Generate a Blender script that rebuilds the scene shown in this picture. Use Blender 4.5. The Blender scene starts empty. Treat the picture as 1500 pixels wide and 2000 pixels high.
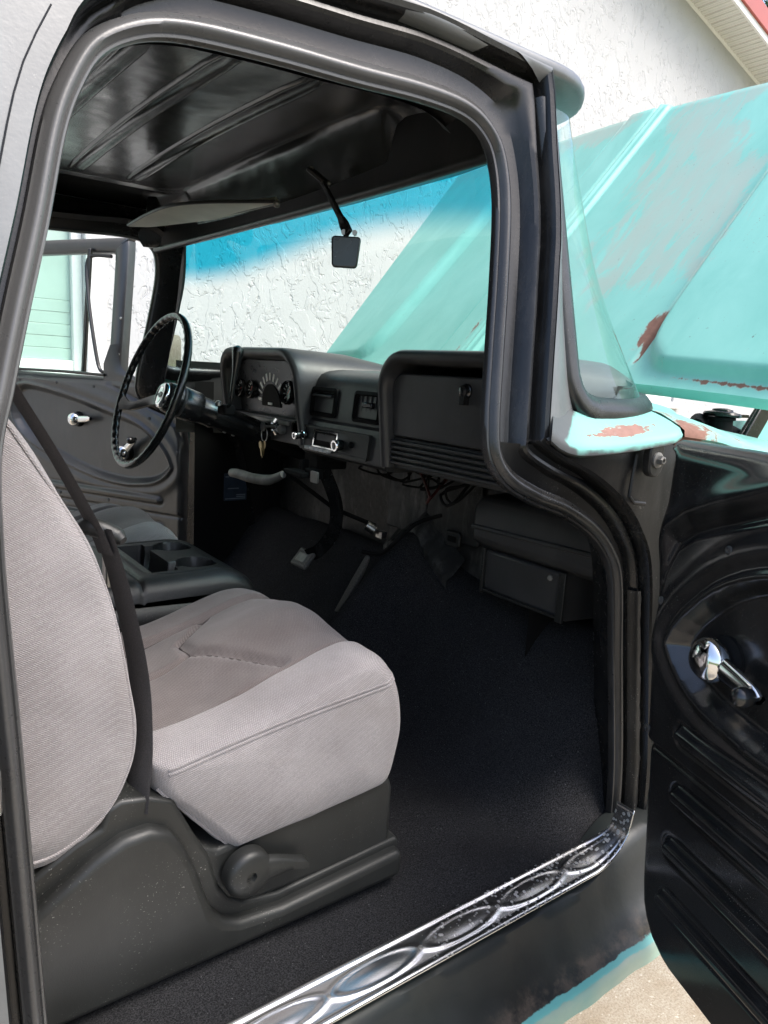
import bpy, bmesh, math, random
import numpy as np
from mathutils import Vector, Matrix, noise
from mathutils.bvhtree import BVHTree

random.seed(7)
R = math.radians
S = bpy.context.scene
COL = S.collection

# ------------------------------------------------------------------ camera
cam_data = bpy.data.cameras.new('camera')
cam = bpy.data.objects.new('camera', cam_data)
COL.objects.link(cam)
S.camera = cam
cam_data.sensor_fit = 'VERTICAL'
cam_data.sensor_height = 36.0
cam_data.lens = 1428.0 / 2000.0 * 36.0
cam_data.clip_start = 0.02
cam_data.clip_end = 2000.0
yaw, pit, rol = R(36.8), R(10.8), R(3.36)
fh = Vector((math.sin(yaw), math.cos(yaw), 0)); r0 = Vector((math.cos(yaw), -math.sin(yaw), 0)); z0 = Vector((0, 0, 1))
fw = fh * math.cos(pit) - z0 * math.sin(pit); u0 = fh * math.sin(pit) + z0 * math.cos(pit)
rt = r0 * math.cos(rol) + u0 * math.sin(rol); upv = u0 * math.cos(rol) - r0 * math.sin(rol)
mw = Matrix((rt, upv, -fw)).transposed().to_4x4()
mw.translation = Vector((0, -0.78, 1.45))
cam.matrix_world = mw

# ------------------------------------------------------------------ sky, sun, exposure
SUN_EL, SUN_AZ = R(56), R(146)      # azimuth measured from +Y towards +X
world = bpy.data.worlds.new('World'); S.world = world; world.use_nodes = True
wn = world.node_tree
bg = wn.nodes['Background']
sky = wn.nodes.new('ShaderNodeTexSky'); sky.sky_type = 'NISHITA'; sky.sun_disc = False
sky.sun_elevation = SUN_EL; sky.sun_rotation = SUN_AZ
sky.air_density = 1.0; sky.dust_density = 4.0; sky.ozone_density = 1.4
wn.links.new(sky.outputs[0], bg.inputs[0]); bg.inputs[1].default_value = 0.15
sl = bpy.data.lights.new('sun', 'SUN'); sl.energy = 1.0; sl.angle = R(25); sl.color = (1.0, 0.99, 0.97)
sun = bpy.data.objects.new('sun', sl); COL.objects.link(sun)
sd = Vector((math.sin(SUN_AZ) * math.cos(SUN_EL), math.cos(SUN_AZ) * math.cos(SUN_EL), math.sin(SUN_EL)))
sun.rotation_euler = (-sd).to_track_quat('-Z', 'Y').to_euler()
sun.location = sd * 20
S.view_settings.view_transform = 'Standard'
S.view_settings.look = 'None'
S.view_settings.exposure = 1.38
S.view_settings.gamma = 1.0
S.render.engine = 'CYCLES'
S.cycles.max_bounces = 10
S.cycles.transparent_max_bounces = 16

# ------------------------------------------------------------------ material helpers
class N:
    """thin wrapper round a node tree"""
    def __init__(s, name):
        s.m = bpy.data.materials.new(name); s.m.use_nodes = True
        s.t = s.m.node_tree; s.b = s.t.nodes['Principled BSDF']; s.out = s.t.nodes['Material Output']
        s.tc = s.t.nodes.new('ShaderNodeTexCoord')
    def n(s, typ, **k):
        nd = s.t.nodes.new('ShaderNode' + typ)
        for a, v in k.items(): setattr(nd, a, v)
        return nd
    def l(s, a, b): s.t.links.new(a, b)
    def co(s, scale=(1, 1, 1), rot=(0, 0, 0)):
        mp = s.n('Mapping'); mp.inputs['Scale'].default_value = scale; mp.inputs['Rotation'].default_value = rot
        s.l(s.tc.outputs['Object'], mp.inputs[0]); return mp.outputs[0]
    def noise(s, scale, detail=4, rough=0.55, co=None, dist=0.0):
        nd = s.n('TexNoise'); nd.inputs['Scale'].default_value = scale; nd.inputs['Detail'].default_value = detail
        nd.inputs['Roughness'].default_value = rough; nd.inputs['Distortion'].default_value = dist
        s.l(co or s.tc.outputs['Object'], nd.inputs['Vector']); return nd.outputs['Fac']
    def ramp(s, fac, stops, interp='LINEAR'):
        nd = s.n('ValToRGB'); nd.color_ramp.interpolation = interp
        el = nd.color_ramp.elements
        while len(el) < len(stops): el.new(0.5)
        for e, (p, c) in zip(el, stops):
            e.position = p
            if not isinstance(c, (tuple, list)): c = (c, c, c)
            e.color = (c[0], c[1], c[2], 1)
        s.l(fac, nd.inputs[0]); return nd.outputs[0]
    def mix(s, fac, a, b, mode='MIX'):
        nd = s.n('MixRGB', blend_type=mode)
        for sock, v in ((nd.inputs[0], fac), (nd.inputs[1], a), (nd.inputs[2], b)):
            if isinstance(v, (int, float)): sock.default_value = v if sock == nd.inputs[0] else (v, v, v, 1)
            elif isinstance(v, tuple): sock.default_value = (v[0], v[1], v[2], 1)
            else: s.l(v, sock)
        return nd.outputs[0]
    def math(s, op, a, b=0.0, clamp=False):
        nd = s.n('Math', operation=op); nd.use_clamp = clamp
        for sock, v in zip(nd.inputs, (a, b)):
            if isinstance(v, (int, float)): sock.default_value = v
            else: s.l(v, sock)
        return nd.outputs[0]
    def attr(s, name):
        nd = s.n('Attribute'); nd.attribute_name = name; return nd.outputs['Fac']
    def xyz(s, co=None):
        nd = s.n('SeparateXYZ'); s.l(co or s.tc.outputs['Object'], nd.inputs[0]); return nd.outputs
    def bump(s, h, strength=0.3, dist=0.002, prev=None):
        nd = s.n('Bump'); nd.inputs['Strength'].default_value = strength; nd.inputs['Distance'].default_value = dist
        s.l(h, nd.inputs['Height'])
        if prev is not None: s.l(prev, nd.inputs['Normal'])
        return nd.outputs[0]
    def set(s, **k):
        for a, v in k.items():
            sock = s.b.inputs[{'col': 'Base Color', 'rough': 'Roughness', 'metal': 'Metallic', 'nrm': 'Normal', 'spec': 'Specular IOR Level', 'coat': 'Coat Weight', 'coatr': 'Coat Roughness', 'sheen': 'Sheen Weight'}[a]]
            if isinstance(v, (int, float)): sock.default_value = v
            elif isinstance(v, tuple): sock.default_value = (v[0], v[1], v[2], 1)
            else: s.l(v, sock)
        return s.m

def dark(name, col, rough, spec=0.8, peel=0.15, specks=0.35, scuff=0.3, coat=0.0, grain=0.0, wave=0.0, sheen_tone=None):
    """black paint / plastic / rubber: colour drift, worn gloss, settled dust specks, orange peel"""
    n = N(name)
    big = n.noise(5.0, 5); fine = n.noise(60, 4)
    c = n.mix(n.ramp(big, [(0.35, 0.0), (0.7, 1.0)]), tuple(x * 0.75 for x in col), tuple(x * 1.35 for x in col))
    dust = n.ramp(n.noise(420, 1), [(0.70, 0.0), (0.74, 1.0)])
    dmask = n.ramp(n.noise(9, 3), [(0.45, 0.0), (0.65, 1.0)])
    c = n.mix(n.math('MULTIPLY', n.math('MULTIPLY', dust, dmask), specks), c, (0.42, 0.41, 0.38))
    sc = n.ramp(n.noise(14, 6, 0.7, n.co((1, 1, 0.3))), [(0.5, 0.0), (0.75, 1.0)])
    c = n.mix(n.math('MULTIPLY', sc, scuff * 0.25), c, (0.17, 0.165, 0.158))
    if sheen_tone is not None: c = n.mix(n.math('MULTIPLY', n.attr('age'), n.ramp(big, [(0.2, 0.75), (0.7, 1.0)])), c, sheen_tone)
    rg = n.math('ADD', rough, n.math('MULTIPLY', n.math('SUBTRACT', n.mix(0.5, big, fine), 0.5), 0.35 * scuff + 0.1))
    nr = n.bump(n.noise(180, 2), peel, 0.0006)
    if wave: nr = n.bump(n.noise(7, 2), wave, 0.012, nr)
    if grain: nr = n.bump(n.noise(900, 2), grain, 0.0008, nr)
    return n.set(col=c, rough=rg, nrm=nr, spec=spec, coat=coat)

def plain(name, col, rough=0.5, metal=0.0, spec=0.5, var=0.15, vs=40, bump=0.0):
    n = N(name)
    f = n.noise(vs, 4)
    c = n.mix(n.ramp(f, [(0.3, 0.0), (0.7, 1.0)]), tuple(x * (1 - var) for x in col), tuple(min(1, x * (1 + var)) for x in col))
    k = dict(col=c, rough=n.math('ADD', rough, n.math('MULTIPLY', n.math('SUBTRACT', f, 0.5), 0.2)), metal=metal, spec=spec)
    if bump: k['nrm'] = n.bump(n.noise(vs * 4, 3), bump, 0.001)
    return n.set(**k)

MAT = {}
MAT['black'] = dark('black_paint', (0.009, 0.009, 0.009), 0.25, spec=0.45, peel=0.2, specks=0.10, scuff=0.5)
MAT['pillar'] = dark('worn_black_paint', (0.009, 0.009, 0.009), 0.42, spec=0.38, peel=0.3, specks=0.8, scuff=0.6)
MAT['body'] = dark('faded_black_body_paint', (0.125, 0.132, 0.134), 0.34, peel=0.25, specks=0.3, scuff=0.6)
MAT['ceiling'] = dark('gloss_black_roof_paint', (0.024, 0.025, 0.0245), 0.20, spec=1.0, peel=0.15, specks=0.05, scuff=0.25, wave=0.28)
MAT['door'] = dark('gloss_black_door_paint', (0.012, 0.012, 0.012), 0.19, peel=0.10, specks=0.25, scuff=0.5, wave=0.06)
MAT['door_lit'] = dark('lit_black_door_paint', (0.030, 0.030, 0.030), 0.34, spec=0.9, peel=0.10, specks=0.2, scuff=0.6)  # same door paint, made paler for sky and ground reflected in the far door
MAT['trim'] = dark('satin_black_trim', (0.015, 0.015, 0.015), 0.36, spec=0.6, peel=0.15, specks=0.1, scuff=0.4)
MAT['dash'] = dark('dash_black', (0.042, 0.042, 0.042), 0.38, spec=0.5, peel=0.15, specks=0.2, scuff=0.4)
MAT['plastic'] = dark('charcoal_plastic', (0.017, 0.0178, 0.0168), 0.42, spec=0.45, peel=0.1, specks=0.55, scuff=0.2, grain=0.25)
MAT['console'] = dark('console_vinyl', (0.013, 0.013, 0.013), 0.36, spec=0.5, peel=0.3, specks=0.2, scuff=0.2, grain=0.6)
MAT['rubber'] = dark('rubber_seal', (0.012, 0.012, 0.012), 0.30, spec=0.6, peel=0.3, specks=0.3, scuff=0.6, grain=0.2, sheen_tone=(0.125, 0.124, 0.123))  # last colour is a painted stand-in for sky sheen on the rubber
MAT['wheel'] = dark('steering_wheel_plastic', (0.012, 0.012, 0.012), 0.25, peel=0.1, specks=0.1, scuff=0.3)
MAT['void'] = plain('soot_black', (0.006, 0.006, 0.006), 0.8, spec=0.2)
MAT['firewall'] = dark('firewall_grime', (0.022, 0.022, 0.021), 0.55, spec=0.4, peel=0.4, specks=0.5, scuff=2.6)
MAT['strap'] = plain('belt_webbing', (0.055, 0.052, 0.052), 0.75, spec=0.3, vs=500, var=0.35, bump=0.4)
MAT['steel'] = plain('bare_steel', (0.42, 0.41, 0.39), 0.35, metal=1.0, vs=80)
MAT['white'] = plain('white_trim', (0.78, 0.78, 0.75), 0.5, var=0.04)
MAT['cream'] = plain('cream_visor_vinyl', (0.52, 0.50, 0.42), 0.55, var=0.12, vs=12, bump=0.2)
MAT['mirror'] = plain('mirror_back', (0.05, 0.055, 0.055), 0.25, metal=0.6, vs=6, var=0.5)
MAT['dial'] = plain('dial_black', (0.030, 0.031, 0.033), 0.30)
MAT['tick'] = plain('dial_marks', (0.72, 0.72, 0.68), 0.6)
MAT['needle'] = plain('needle_red', (0.5, 0.06, 0.03), 0.5)
MAT['wire_red'] = plain('red_wire', (0.05, 0.010, 0.009), 0.5)
MAT['brass'] = plain('brass_key', (0.24, 0.19, 0.10), 0.35, metal=1.0)
MAT['label'] = plain('label_blue_grey', (0.035, 0.05, 0.075), 0.35, var=0.3, vs=20)
MAT['label_print'] = plain('label_print', (0.22, 0.26, 0.30), 0.5)
MAT['red_roof'] = plain('red_roof_metal', (0.42, 0.10, 0.08), 0.4, var=0.1, vs=3)
MAT['mint'] = plain('pale_green_shutter', (0.42, 0.56, 0.49), 0.5, var=0.06, vs=6)
MAT['bark'] = plain('bark', (0.10, 0.075, 0.05), 0.9, var=0.4, vs=10, bump=0.6)
MAT['seam'] = plain('seam_shadow_thread', (0.085, 0.075, 0.074), 0.9, spec=0.1, vs=300)
MAT['pad'] = plain('pedal_rubber', (0.10, 0.095, 0.085), 0.6, vs=200, var=0.4)
MAT['chip'] = plain('worn_grey_metal', (0.20, 0.195, 0.18), 0.45, metal=0.3, vs=25, var=0.4)

def m_chrome(name, pit=0.0):
    n = N(name)
    s1 = n.noise(8, 4); base = n.mix(s1, (0.80, 0.80, 0.80), (0.88, 0.88, 0.87))
    if pit:
        v = n.n('TexVoronoi'); v.inputs['Scale'].default_value = 105; n.l(n.tc.outputs['Object'], v.inputs['Vector'])
        spots = n.ramp(v.outputs['Distance'], [(0.22, 1.0), (0.34, 0.0)])
        x = n.xyz()
        zone = n.ramp(n.math('ADD', n.math('MULTIPLY', x[0], 1.0), n.math('MULTIPLY', n.math('SUBTRACT', n.noise(14, 4), 0.5), 0.9)), [(0.66, 0.0), (1.10, 1.0)])
        f = n.math('MULTIPLY', n.math('MULTIPLY', spots, zone), pit)
        base = n.mix(f, base, (0.42, 0.42, 0.41))
        return n.set(col=base, metal=n.math('SUBTRACT', 1.0, n.math('MULTIPLY', f, 0.5)), rough=n.math('ADD', 0.23, n.math('MULTIPLY', f, 0.4)), nrm=n.bump(n.noise(30, 2), 0.06, 0.002))
    return n.set(col=base, metal=1.0, rough=n.math('ADD', 0.05, n.math('MULTIPLY', n.noise(60, 3), 0.10)))
MAT['chrome'] = m_chrome('chrome')
MAT['sill_chrome'] = m_chrome('pitted_chrome', 0.9)

def m_turquoise(name, black=False):
    n = N(name)
    f1 = n.noise(3.0, 6, 0.6, n.co((1.0, 2.2, 1.0)), 0.6)
    base = n.mix(n.ramp(f1, [(0.3, 0.0), (0.7, 1.0)]), (0.175, 0.465, 0.40), (0.24, 0.55, 0.48))
    # sanded-through primer, soft streaks; the attribute says where the paint was rubbed
    fade = n.math('ADD', n.attr('fade'), n.math('MULTIPLY', n.math('SUBTRACT', n.noise(6.5, 9, 0.72, n.co((0.6, 2.6, 0.6), (0, 0, 0.4)), 0.7), 0.5), 2.6))
    c = n.mix(n.math('MULTIPLY', n.ramp(fade, [(0.42, 0.0), (0.60, 0.75), (0.95, 1.0)]), 0.80), base, (0.355, 0.415, 0.36))
    # rust where the edges are chipped
    rn = n.noise(17, 8, 0.68, n.co((1.0, 2.0, 1.0)), 0.4)
    wear = n.math('ADD', n.attr('wear'), n.math('MULTIPLY', n.math('SUBTRACT', rn, 0.5), 1.6))
    rust = n.ramp(wear, [(0.57, 0.0), (0.62, 0.55), (0.70, 1.0)])
    rc = n.mix(n.noise(60, 5), (0.12, 0.058, 0.040), (0.29, 0.15, 0.11))
    halo = n.ramp(wear, [(0.46, 0.0), (0.62, 1.0)])
    c = n.mix(n.math('MULTIPLY', halo, 0.35), c, (0.46, 0.42, 0.36))
    c = n.mix(rust, c, rc)
    chips = n.ramp(n.noise(55, 5, 0.7, n.co((1, 1.8, 1))), [(0.685, 0.0), (0.70, 1.0)])
    c = n.mix(n.math('MULTIPLY', chips, 0.8), c, (0.10, 0.09, 0.08))
    fl = n.math('MULTIPLY', n.ramp(n.noise(95, 6, 0.75, n.co((1, 1.7, 1))), [(0.63, 0.0), (0.66, 1.0)]), n.ramp(n.noise(5, 3), [(0.50, 0.0), (0.62, 1.0)]))
    c = n.mix(n.math('MULTIPLY', fl, 0.75), c, (0.24, 0.115, 0.08))
    sc_ = n.math('MULTIPLY', n.ramp(n.noise(40, 7, 0.8, n.co((0.35, 3.5, 0.35), (0, 0, 0.3))), [(0.64, 0.0), (0.70, 1.0)]), n.ramp(n.noise(3.3, 3), [(0.45, 0.0), (0.6, 1.0)]))
    c = n.mix(n.math('MULTIPLY', sc_, 0.35), c, (0.42, 0.55, 0.50))
    h = n.math('SUBTRACT', n.math('MULTIPLY', n.noise(70, 4), 0.25), n.math('ADD', rust, chips))
    return n.set(col=c, rough=n.math('ADD', 0.42, n.math('MULTIPLY', rust, 0.4)), nrm=n.bump(h, 0.35, 0.0012), spec=0.4)
MAT['turq'] = m_turquoise('aged_turquoise_paint')

def m_cowl():
    n = N('cowl_turquoise_and_black'); x = n.xyz()
    base = n.mix(n.noise(5, 5), (0.175, 0.465, 0.40), (0.24, 0.55, 0.48))
    rn = n.noise(22, 9, 0.75, n.co((1.0, 2.4, 2.0)), 0.4)
    wear = n.math('ADD', n.attr('wear'), n.math('MULTIPLY', n.math('SUBTRACT', rn, 0.5), 1.6))
    rust = n.ramp(wear, [(0.60, 0.0), (0.63, 1.0)])
    c = n.mix(rust, base, n.mix(n.noise(70, 4), (0.19, 0.085, 0.06), (0.34, 0.17, 0.125)))
    scr = n.ramp(n.noise(26, 6, 0.7, n.co((1, 3, 1))), [(0.60, 0.0), (0.66, 1.0)])
    c = n.mix(n.math('MULTIPLY', scr, rust), c, (0.45, 0.60, 0.55))
    ov = n.math('ADD', n.attr('over'), n.math('MULTIPLY', n.math('SUBTRACT', n.noise(30, 5), 0.5), 0.5))
    c = n.mix(n.ramp(ov, [(0.40, 0.0), (0.60, 1.0)]), c, (0.085, 0.09, 0.09))
    return n.set(col=c, rough=0.45, nrm=n.bump(n.math('SUBTRACT', n.noise(60, 4), rust), 0.35, 0.001))
MAT['cowl'] = m_cowl()

def m_rocker():
    n = N('rocker_chipped_paint'); x = n.xyz()
    nn = n.math('MULTIPLY', n.math('SUBTRACT', n.noise(24, 7, 0.7), 0.5), 0.05)
    t = n.math('ADD', n.attr('band'), n.math('MULTIPLY', n.math('SUBTRACT', n.noise(26, 7, 0.7), 0.5), 0.16))
    blk = n.mix(n.ramp(n.noise(6, 5), [(0.3, 0.0), (0.7, 1.0)]), (0.010, 0.011, 0.011), (0.022, 0.027, 0.026))
    rub = n.mix(n.ramp(n.noise(18, 6, 0.7), [(0.45, 0.0), (0.62, 1.0)]), blk, (0.085, 0.065, 0.05))
    tur = n.mix(n.ramp(n.noise(7, 5, 0.6, n.co((1, 3, 1))), [(0.35, 0.0), (0.7, 1.0)]), (0.26, 0.44, 0.37), (0.42, 0.48, 0.37))
    c = n.mix(n.ramp(t, [(0.36, 0.0), (0.42, 1.0)]), blk, rub)
    edge = n.ramp(t, [(0.60, 0.0), (0.62, 1.0)])
    c = n.mix(edge, c, (0.17, 0.50, 0.46))
    c = n.mix(n.ramp(t, [(0.76, 0.0), (0.80, 1.0)]), c, tur)
    return n.set(col=c, rough=n.math('ADD', 0.32, n.math('MULTIPLY', n.noise(30, 4), 0.3)), nrm=n.bump(n.noise(80, 5), 0.35, 0.001))
MAT['rocker'] = m_rocker()

def m_fabric(name, tint=(1, 1, 1)):
    n = N(name)
    w1 = n.n('TexWave'); w1.wave_type = 'BANDS'; w1.inputs['Scale'].default_value = 150; w1.inputs['Distortion'].default_value = 1.2; w1.inputs['Detail'].default_value = 1
    n.l(n.co((1, 1, 1), (0.5, 0.6, 0.8)), w1.inputs['Vector'])
    w2 = n.n('TexWave'); w2.wave_type = 'BANDS'; w2.inputs['Scale'].default_value = 150; w2.inputs['Distortion'].default_value = 1.2; w2.inputs['Detail'].default_value = 1
    n.l(n.co((1, 1, 1), (-0.6, 0.9, -0.7)), w2.inputs['Vector'])
    weave = n.math('MULTIPLY', w1.outputs['Fac'], w2.outputs['Fac'])
    st = n.noise(6, 6, 0.6)
    base = n.mix(n.ramp(st, [(0.3, 0.0), (0.7, 1.0)]), (0.165 * tint[0], 0.150 * tint[1], 0.150 * tint[2]), (0.305 * tint[0], 0.285 * tint[1], 0.283 * tint[2]))
    c = n.mix(n.math('MULTIPLY', n.ramp(weave, [(0.0, 0.0), (0.6, 1.0)]), 0.55), base, (0.42 * tint[0], 0.395 * tint[1], 0.392 * tint[2]), 'MIX')
    c = n.mix(n.math('MULTIPLY', n.ramp(n.noise(620, 2), [(0.38, 1.0), (0.54, 0.0)]), 0.42), c, (0.17 * tint[0], 0.152 * tint[1], 0.155 * tint[2]))
    stain = n.ramp(n.noise(8, 6, 0.65), [(0.50, 0.0), (0.72, 1.0)])
    c = n.mix(n.math('MULTIPLY', stain, 0.42), c, (0.20 * tint[0], 0.175 * tint[1], 0.165 * tint[2]))
    return n.set(col=c, rough=0.9, spec=0.2, sheen=0.25, nrm=n.bump(n.math('ADD', weave, n.noise(420, 2)), 0.55, 0.0012))
MAT['fabric'] = m_fabric('grey_tweed_cloth')
MAT['fabric2'] = m_fabric('taupe_velour_insert', (0.56, 0.52, 0.505))

def m_carpet():
    n = N('black_carpet')
    f = n.noise(430, 4, 0.8); g = n.noise(5, 5, 0.65)
    c = n.mix(n.ramp(f, [(0.42, 0.0), (0.72, 1.0)]), (0.012, 0.012, 0.013), (0.105, 0.104, 0.110))
    c = n.mix(n.ramp(g, [(0.3, 0.0), (0.75, 0.4)]), c, (0.012, 0.012, 0.012))
    lint = n.ramp(n.noise(300, 1), [(0.75, 0.0), (0.77, 1.0)])
    c = n.mix(n.math('MULTIPLY', lint, 0.6), c, (0.3, 0.3, 0.3))
    return n.set(col=c, rough=1.0, spec=0.05, sheen=0.03, nrm=n.bump(f, 1.0, 0.006))
MAT['carpet'] = m_carpet()

def m_stucco():
    n = N('white_stucco')
    # knock-down texture: trowelled plateaus with short torn edges
    w = n.noise(4.5, 3, 0.5)
    vec = n.n('VectorMath', operation='ADD'); n.l(n.co((1.0, 1.0, 0.55)), vec.inputs[0])
    sc = n.n('VectorMath', operation='SCALE'); nc = n.n('TexNoise'); nc.inputs['Scale'].default_value = 7; nc.inputs['Detail'].default_value = 3
    n.l(n.tc.outputs['Object'], nc.inputs['Vector']); n.l(nc.outputs['Color'], sc.inputs[0]); sc.inputs[3].default_value = 0.12
    n.l(sc.outputs[0], vec.inputs[1])
    a = n.noise(8, 4, 0.6, vec.outputs[0], 1.0)
    plate = n.ramp(a, [(0.50, 0.0), (0.535, 1.0)])
    crack = n.ramp(n.math('ABSOLUTE', n.math('SUBTRACT', n.noise(9.5, 2, 0.5, vec.outputs[0], 0.9), 0.5)), [(0.0, 1.0), (0.022, 0.0)])
    gate = n.ramp(n.noise(13.0, 1, 0.5), [(0.54, 0.0), (0.60, 1.0)])
    cr = n.math('MULTIPLY', crack, gate)
    h = n.math('SUBTRACT', n.math('ADD', n.math('MULTIPLY', plate, 0.8), n.math('MULTIPLY', n.noise(60, 4), 0.25)), n.math('MULTIPLY', cr, 1.4))
    c = n.mix(n.noise(3, 4), (0.50, 0.50, 0.492), (0.57, 0.57, 0.562))
    c = n.mix(n.math('MULTIPLY', cr, 0.13), c, (0.32, 0.31, 0.30))  # shade inside the torn strokes is put into the colour too
    return n.set(col=c, rough=0.85, spec=0.2, nrm=n.bump(h, 0.42, 0.016))
MAT['stucco'] = m_stucco()

def m_concrete():
    n = N('tan_concrete')
    f = n.noise(200, 4, 0.7); g = n.noise(5, 6, 0.65)
    c = n.mix(n.ramp(g, [(0.35, 0.0), (0.68, 1.0)]), (0.36, 0.30, 0.22), (0.52, 0.48, 0.40))
    c = n.mix(n.ramp(f, [(0.40, 0.55), (0.56, 0.0)]), c, (0.22, 0.17, 0.12))
    c = n.mix(n.ramp(n.noise(90, 3), [(0.62, 0.0), (0.70, 0.8)]), c, (0.64, 0.60, 0.52))
    return n.set(col=c, rough=0.9, spec=0.2, nrm=n.bump(f, 0.6, 0.004))
MAT['concrete'] = m_concrete()

def m_grass():
    n = N('lawn_grass')
    f = n.noise(30, 6, 0.7); c = n.mix(n.ramp(f, [(0.3, 0.0), (0.7, 1.0)]), (0.045, 0.085, 0.022), (0.11, 0.17, 0.05))
    return n.set(col=n.mix(n.ramp(n.noise(1.2, 4), [(0.4, 0.0), (0.7, 0.6)]), c, (0.14, 0.14, 0.06)), rough=0.9, spec=0.1, nrm=n.bump(f, 0.8, 0.03))
MAT['grass'] = m_grass()

def m_soffit():
    n = N('vented_vinyl_soffit')
    v = n.n('TexVoronoi'); v.inputs['Scale'].default_value = 150; v.inputs['Randomness'].default_value = 0.15
    n.l(n.tc.outputs['Object'], v.inputs['Vector'])
    hole = n.ramp(v.outputs['Distance'], [(0.20, 1.0), (0.30, 0.0)])
    return n.set(col=n.mix(n.math('MULTIPLY', hole, 0.8), (0.70, 0.70, 0.64), (0.16, 0.16, 0.14)), rough=0.5)
MAT['soffit'] = m_soffit()

def m_leaf():
    n = N('leaves'); 
    oi = n.n('ObjectInfo')
    c = n.mix(n.noise(3, 3), (0.035, 0.085, 0.015), (0.11, 0.19, 0.04))
    return n.set(col=c, rough=0.55, spec=0.3)
MAT['leaf'] = m_leaf()

def m_glass(name, tint, band=None, refl=1.0):
    n = N(name)
    tr = n.n('BsdfTransparent'); gl = n.n('BsdfGlossy'); gl.inputs['Roughness'].default_value = 0.02
    gl.inputs['Color'].default_value = (0.9, 1.0, 0.96, 1)
    if band:
        x = n.xyz()
        lo, hi, colr = band
        t = n.n('MapRange'); t.interpolation_type = 'SMOOTHSTEP'
        t.inputs['From Min'].default_value = lo; t.inputs['From Max'].default_value = hi
        n.l(n.attr('band'), t.inputs['Value'])
        n.l(n.mix(t.outputs[0], tint, colr), tr.inputs['Color'])
    else:
        tr.inputs['Color'].default_value = (tint[0], tint[1], tint[2], 1)
    lw = n.n('LayerWeight'); lw.inputs['Blend'].default_value = 0.5
    f = n.math('MULTIPLY', n.math('ADD', 0.06, n.math('MULTIPLY', n.math('POWER', lw.outputs['Facing'], 5.0), 0.94)), refl, True)
    mx = n.n('MixShader'); n.l(f, mx.inputs[0]); n.l(tr.outputs[0], mx.inputs[1]); n.l(gl.outputs[0], mx.inputs[2])
    df = n.n('BsdfDiffuse'); df.inputs['Color'].default_value = (0.7, 0.7, 0.68, 1)      # film of dust and smears
    m2 = n.n('MixShader'); n.l(n.math('MULTIPLY', n.ramp(n.noise(7, 6, 0.7, n.co((1, 1, 2.5)), 0.6), [(0.35, 0.2), (0.75, 1.0)]), 0.022), m2.inputs[0])
    n.l(mx.outputs[0], m2.inputs[1]); n.l(df.outputs[0], m2.inputs[2])
    n.l(m2.outputs[0], n.out.inputs['Surface'])
    return n.m
MAT['windshield'] = m_glass('windshield_glass', (0.90, 0.985, 0.95), (-.035, .045, (0.03, 0.50, 0.68)))
MAT['door_glass'] = m_glass('door_glass', (0.80, 0.95, 0.89))
MAT['gauge_glass'] = m_glass('gauge_glass', (0.9, 0.9, 0.9), refl=0.8)
MAT['pane'] = plain('dark_window_pane', (0.03, 0.035, 0.035), 0.08, var=0.3, vs=3)

# ------------------------------------------------------------------ object helpers
def place(o, parent=None):
    COL.objects.link(o)
    if parent is not None:
        o.parent = parent
        w = parent.get('_w', None)
        base = Vector(parent.location)
        p = parent
        while p.parent is not None:
            p = p.parent; base = Vector(p.location)
        if parent.parent is None:
            o.matrix_parent_inverse = Matrix.Translation(-Vector(parent.location))
    return o

def thing(name, loc, label, cat, group=None):
    o = bpy.data.objects.new(name, None); COL.objects.link(o)
    o.location = loc; o.empty_display_size = 0.1
    o['label'] = label; o['category'] = cat
    if group: o['group'] = group
    return o

def tag(o, label, cat=None, group=None, kind=None):
    o['label'] = label
    if cat: o['category'] = cat
    if group: o['group'] = group
    if kind: o['kind'] = kind
    return o

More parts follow.
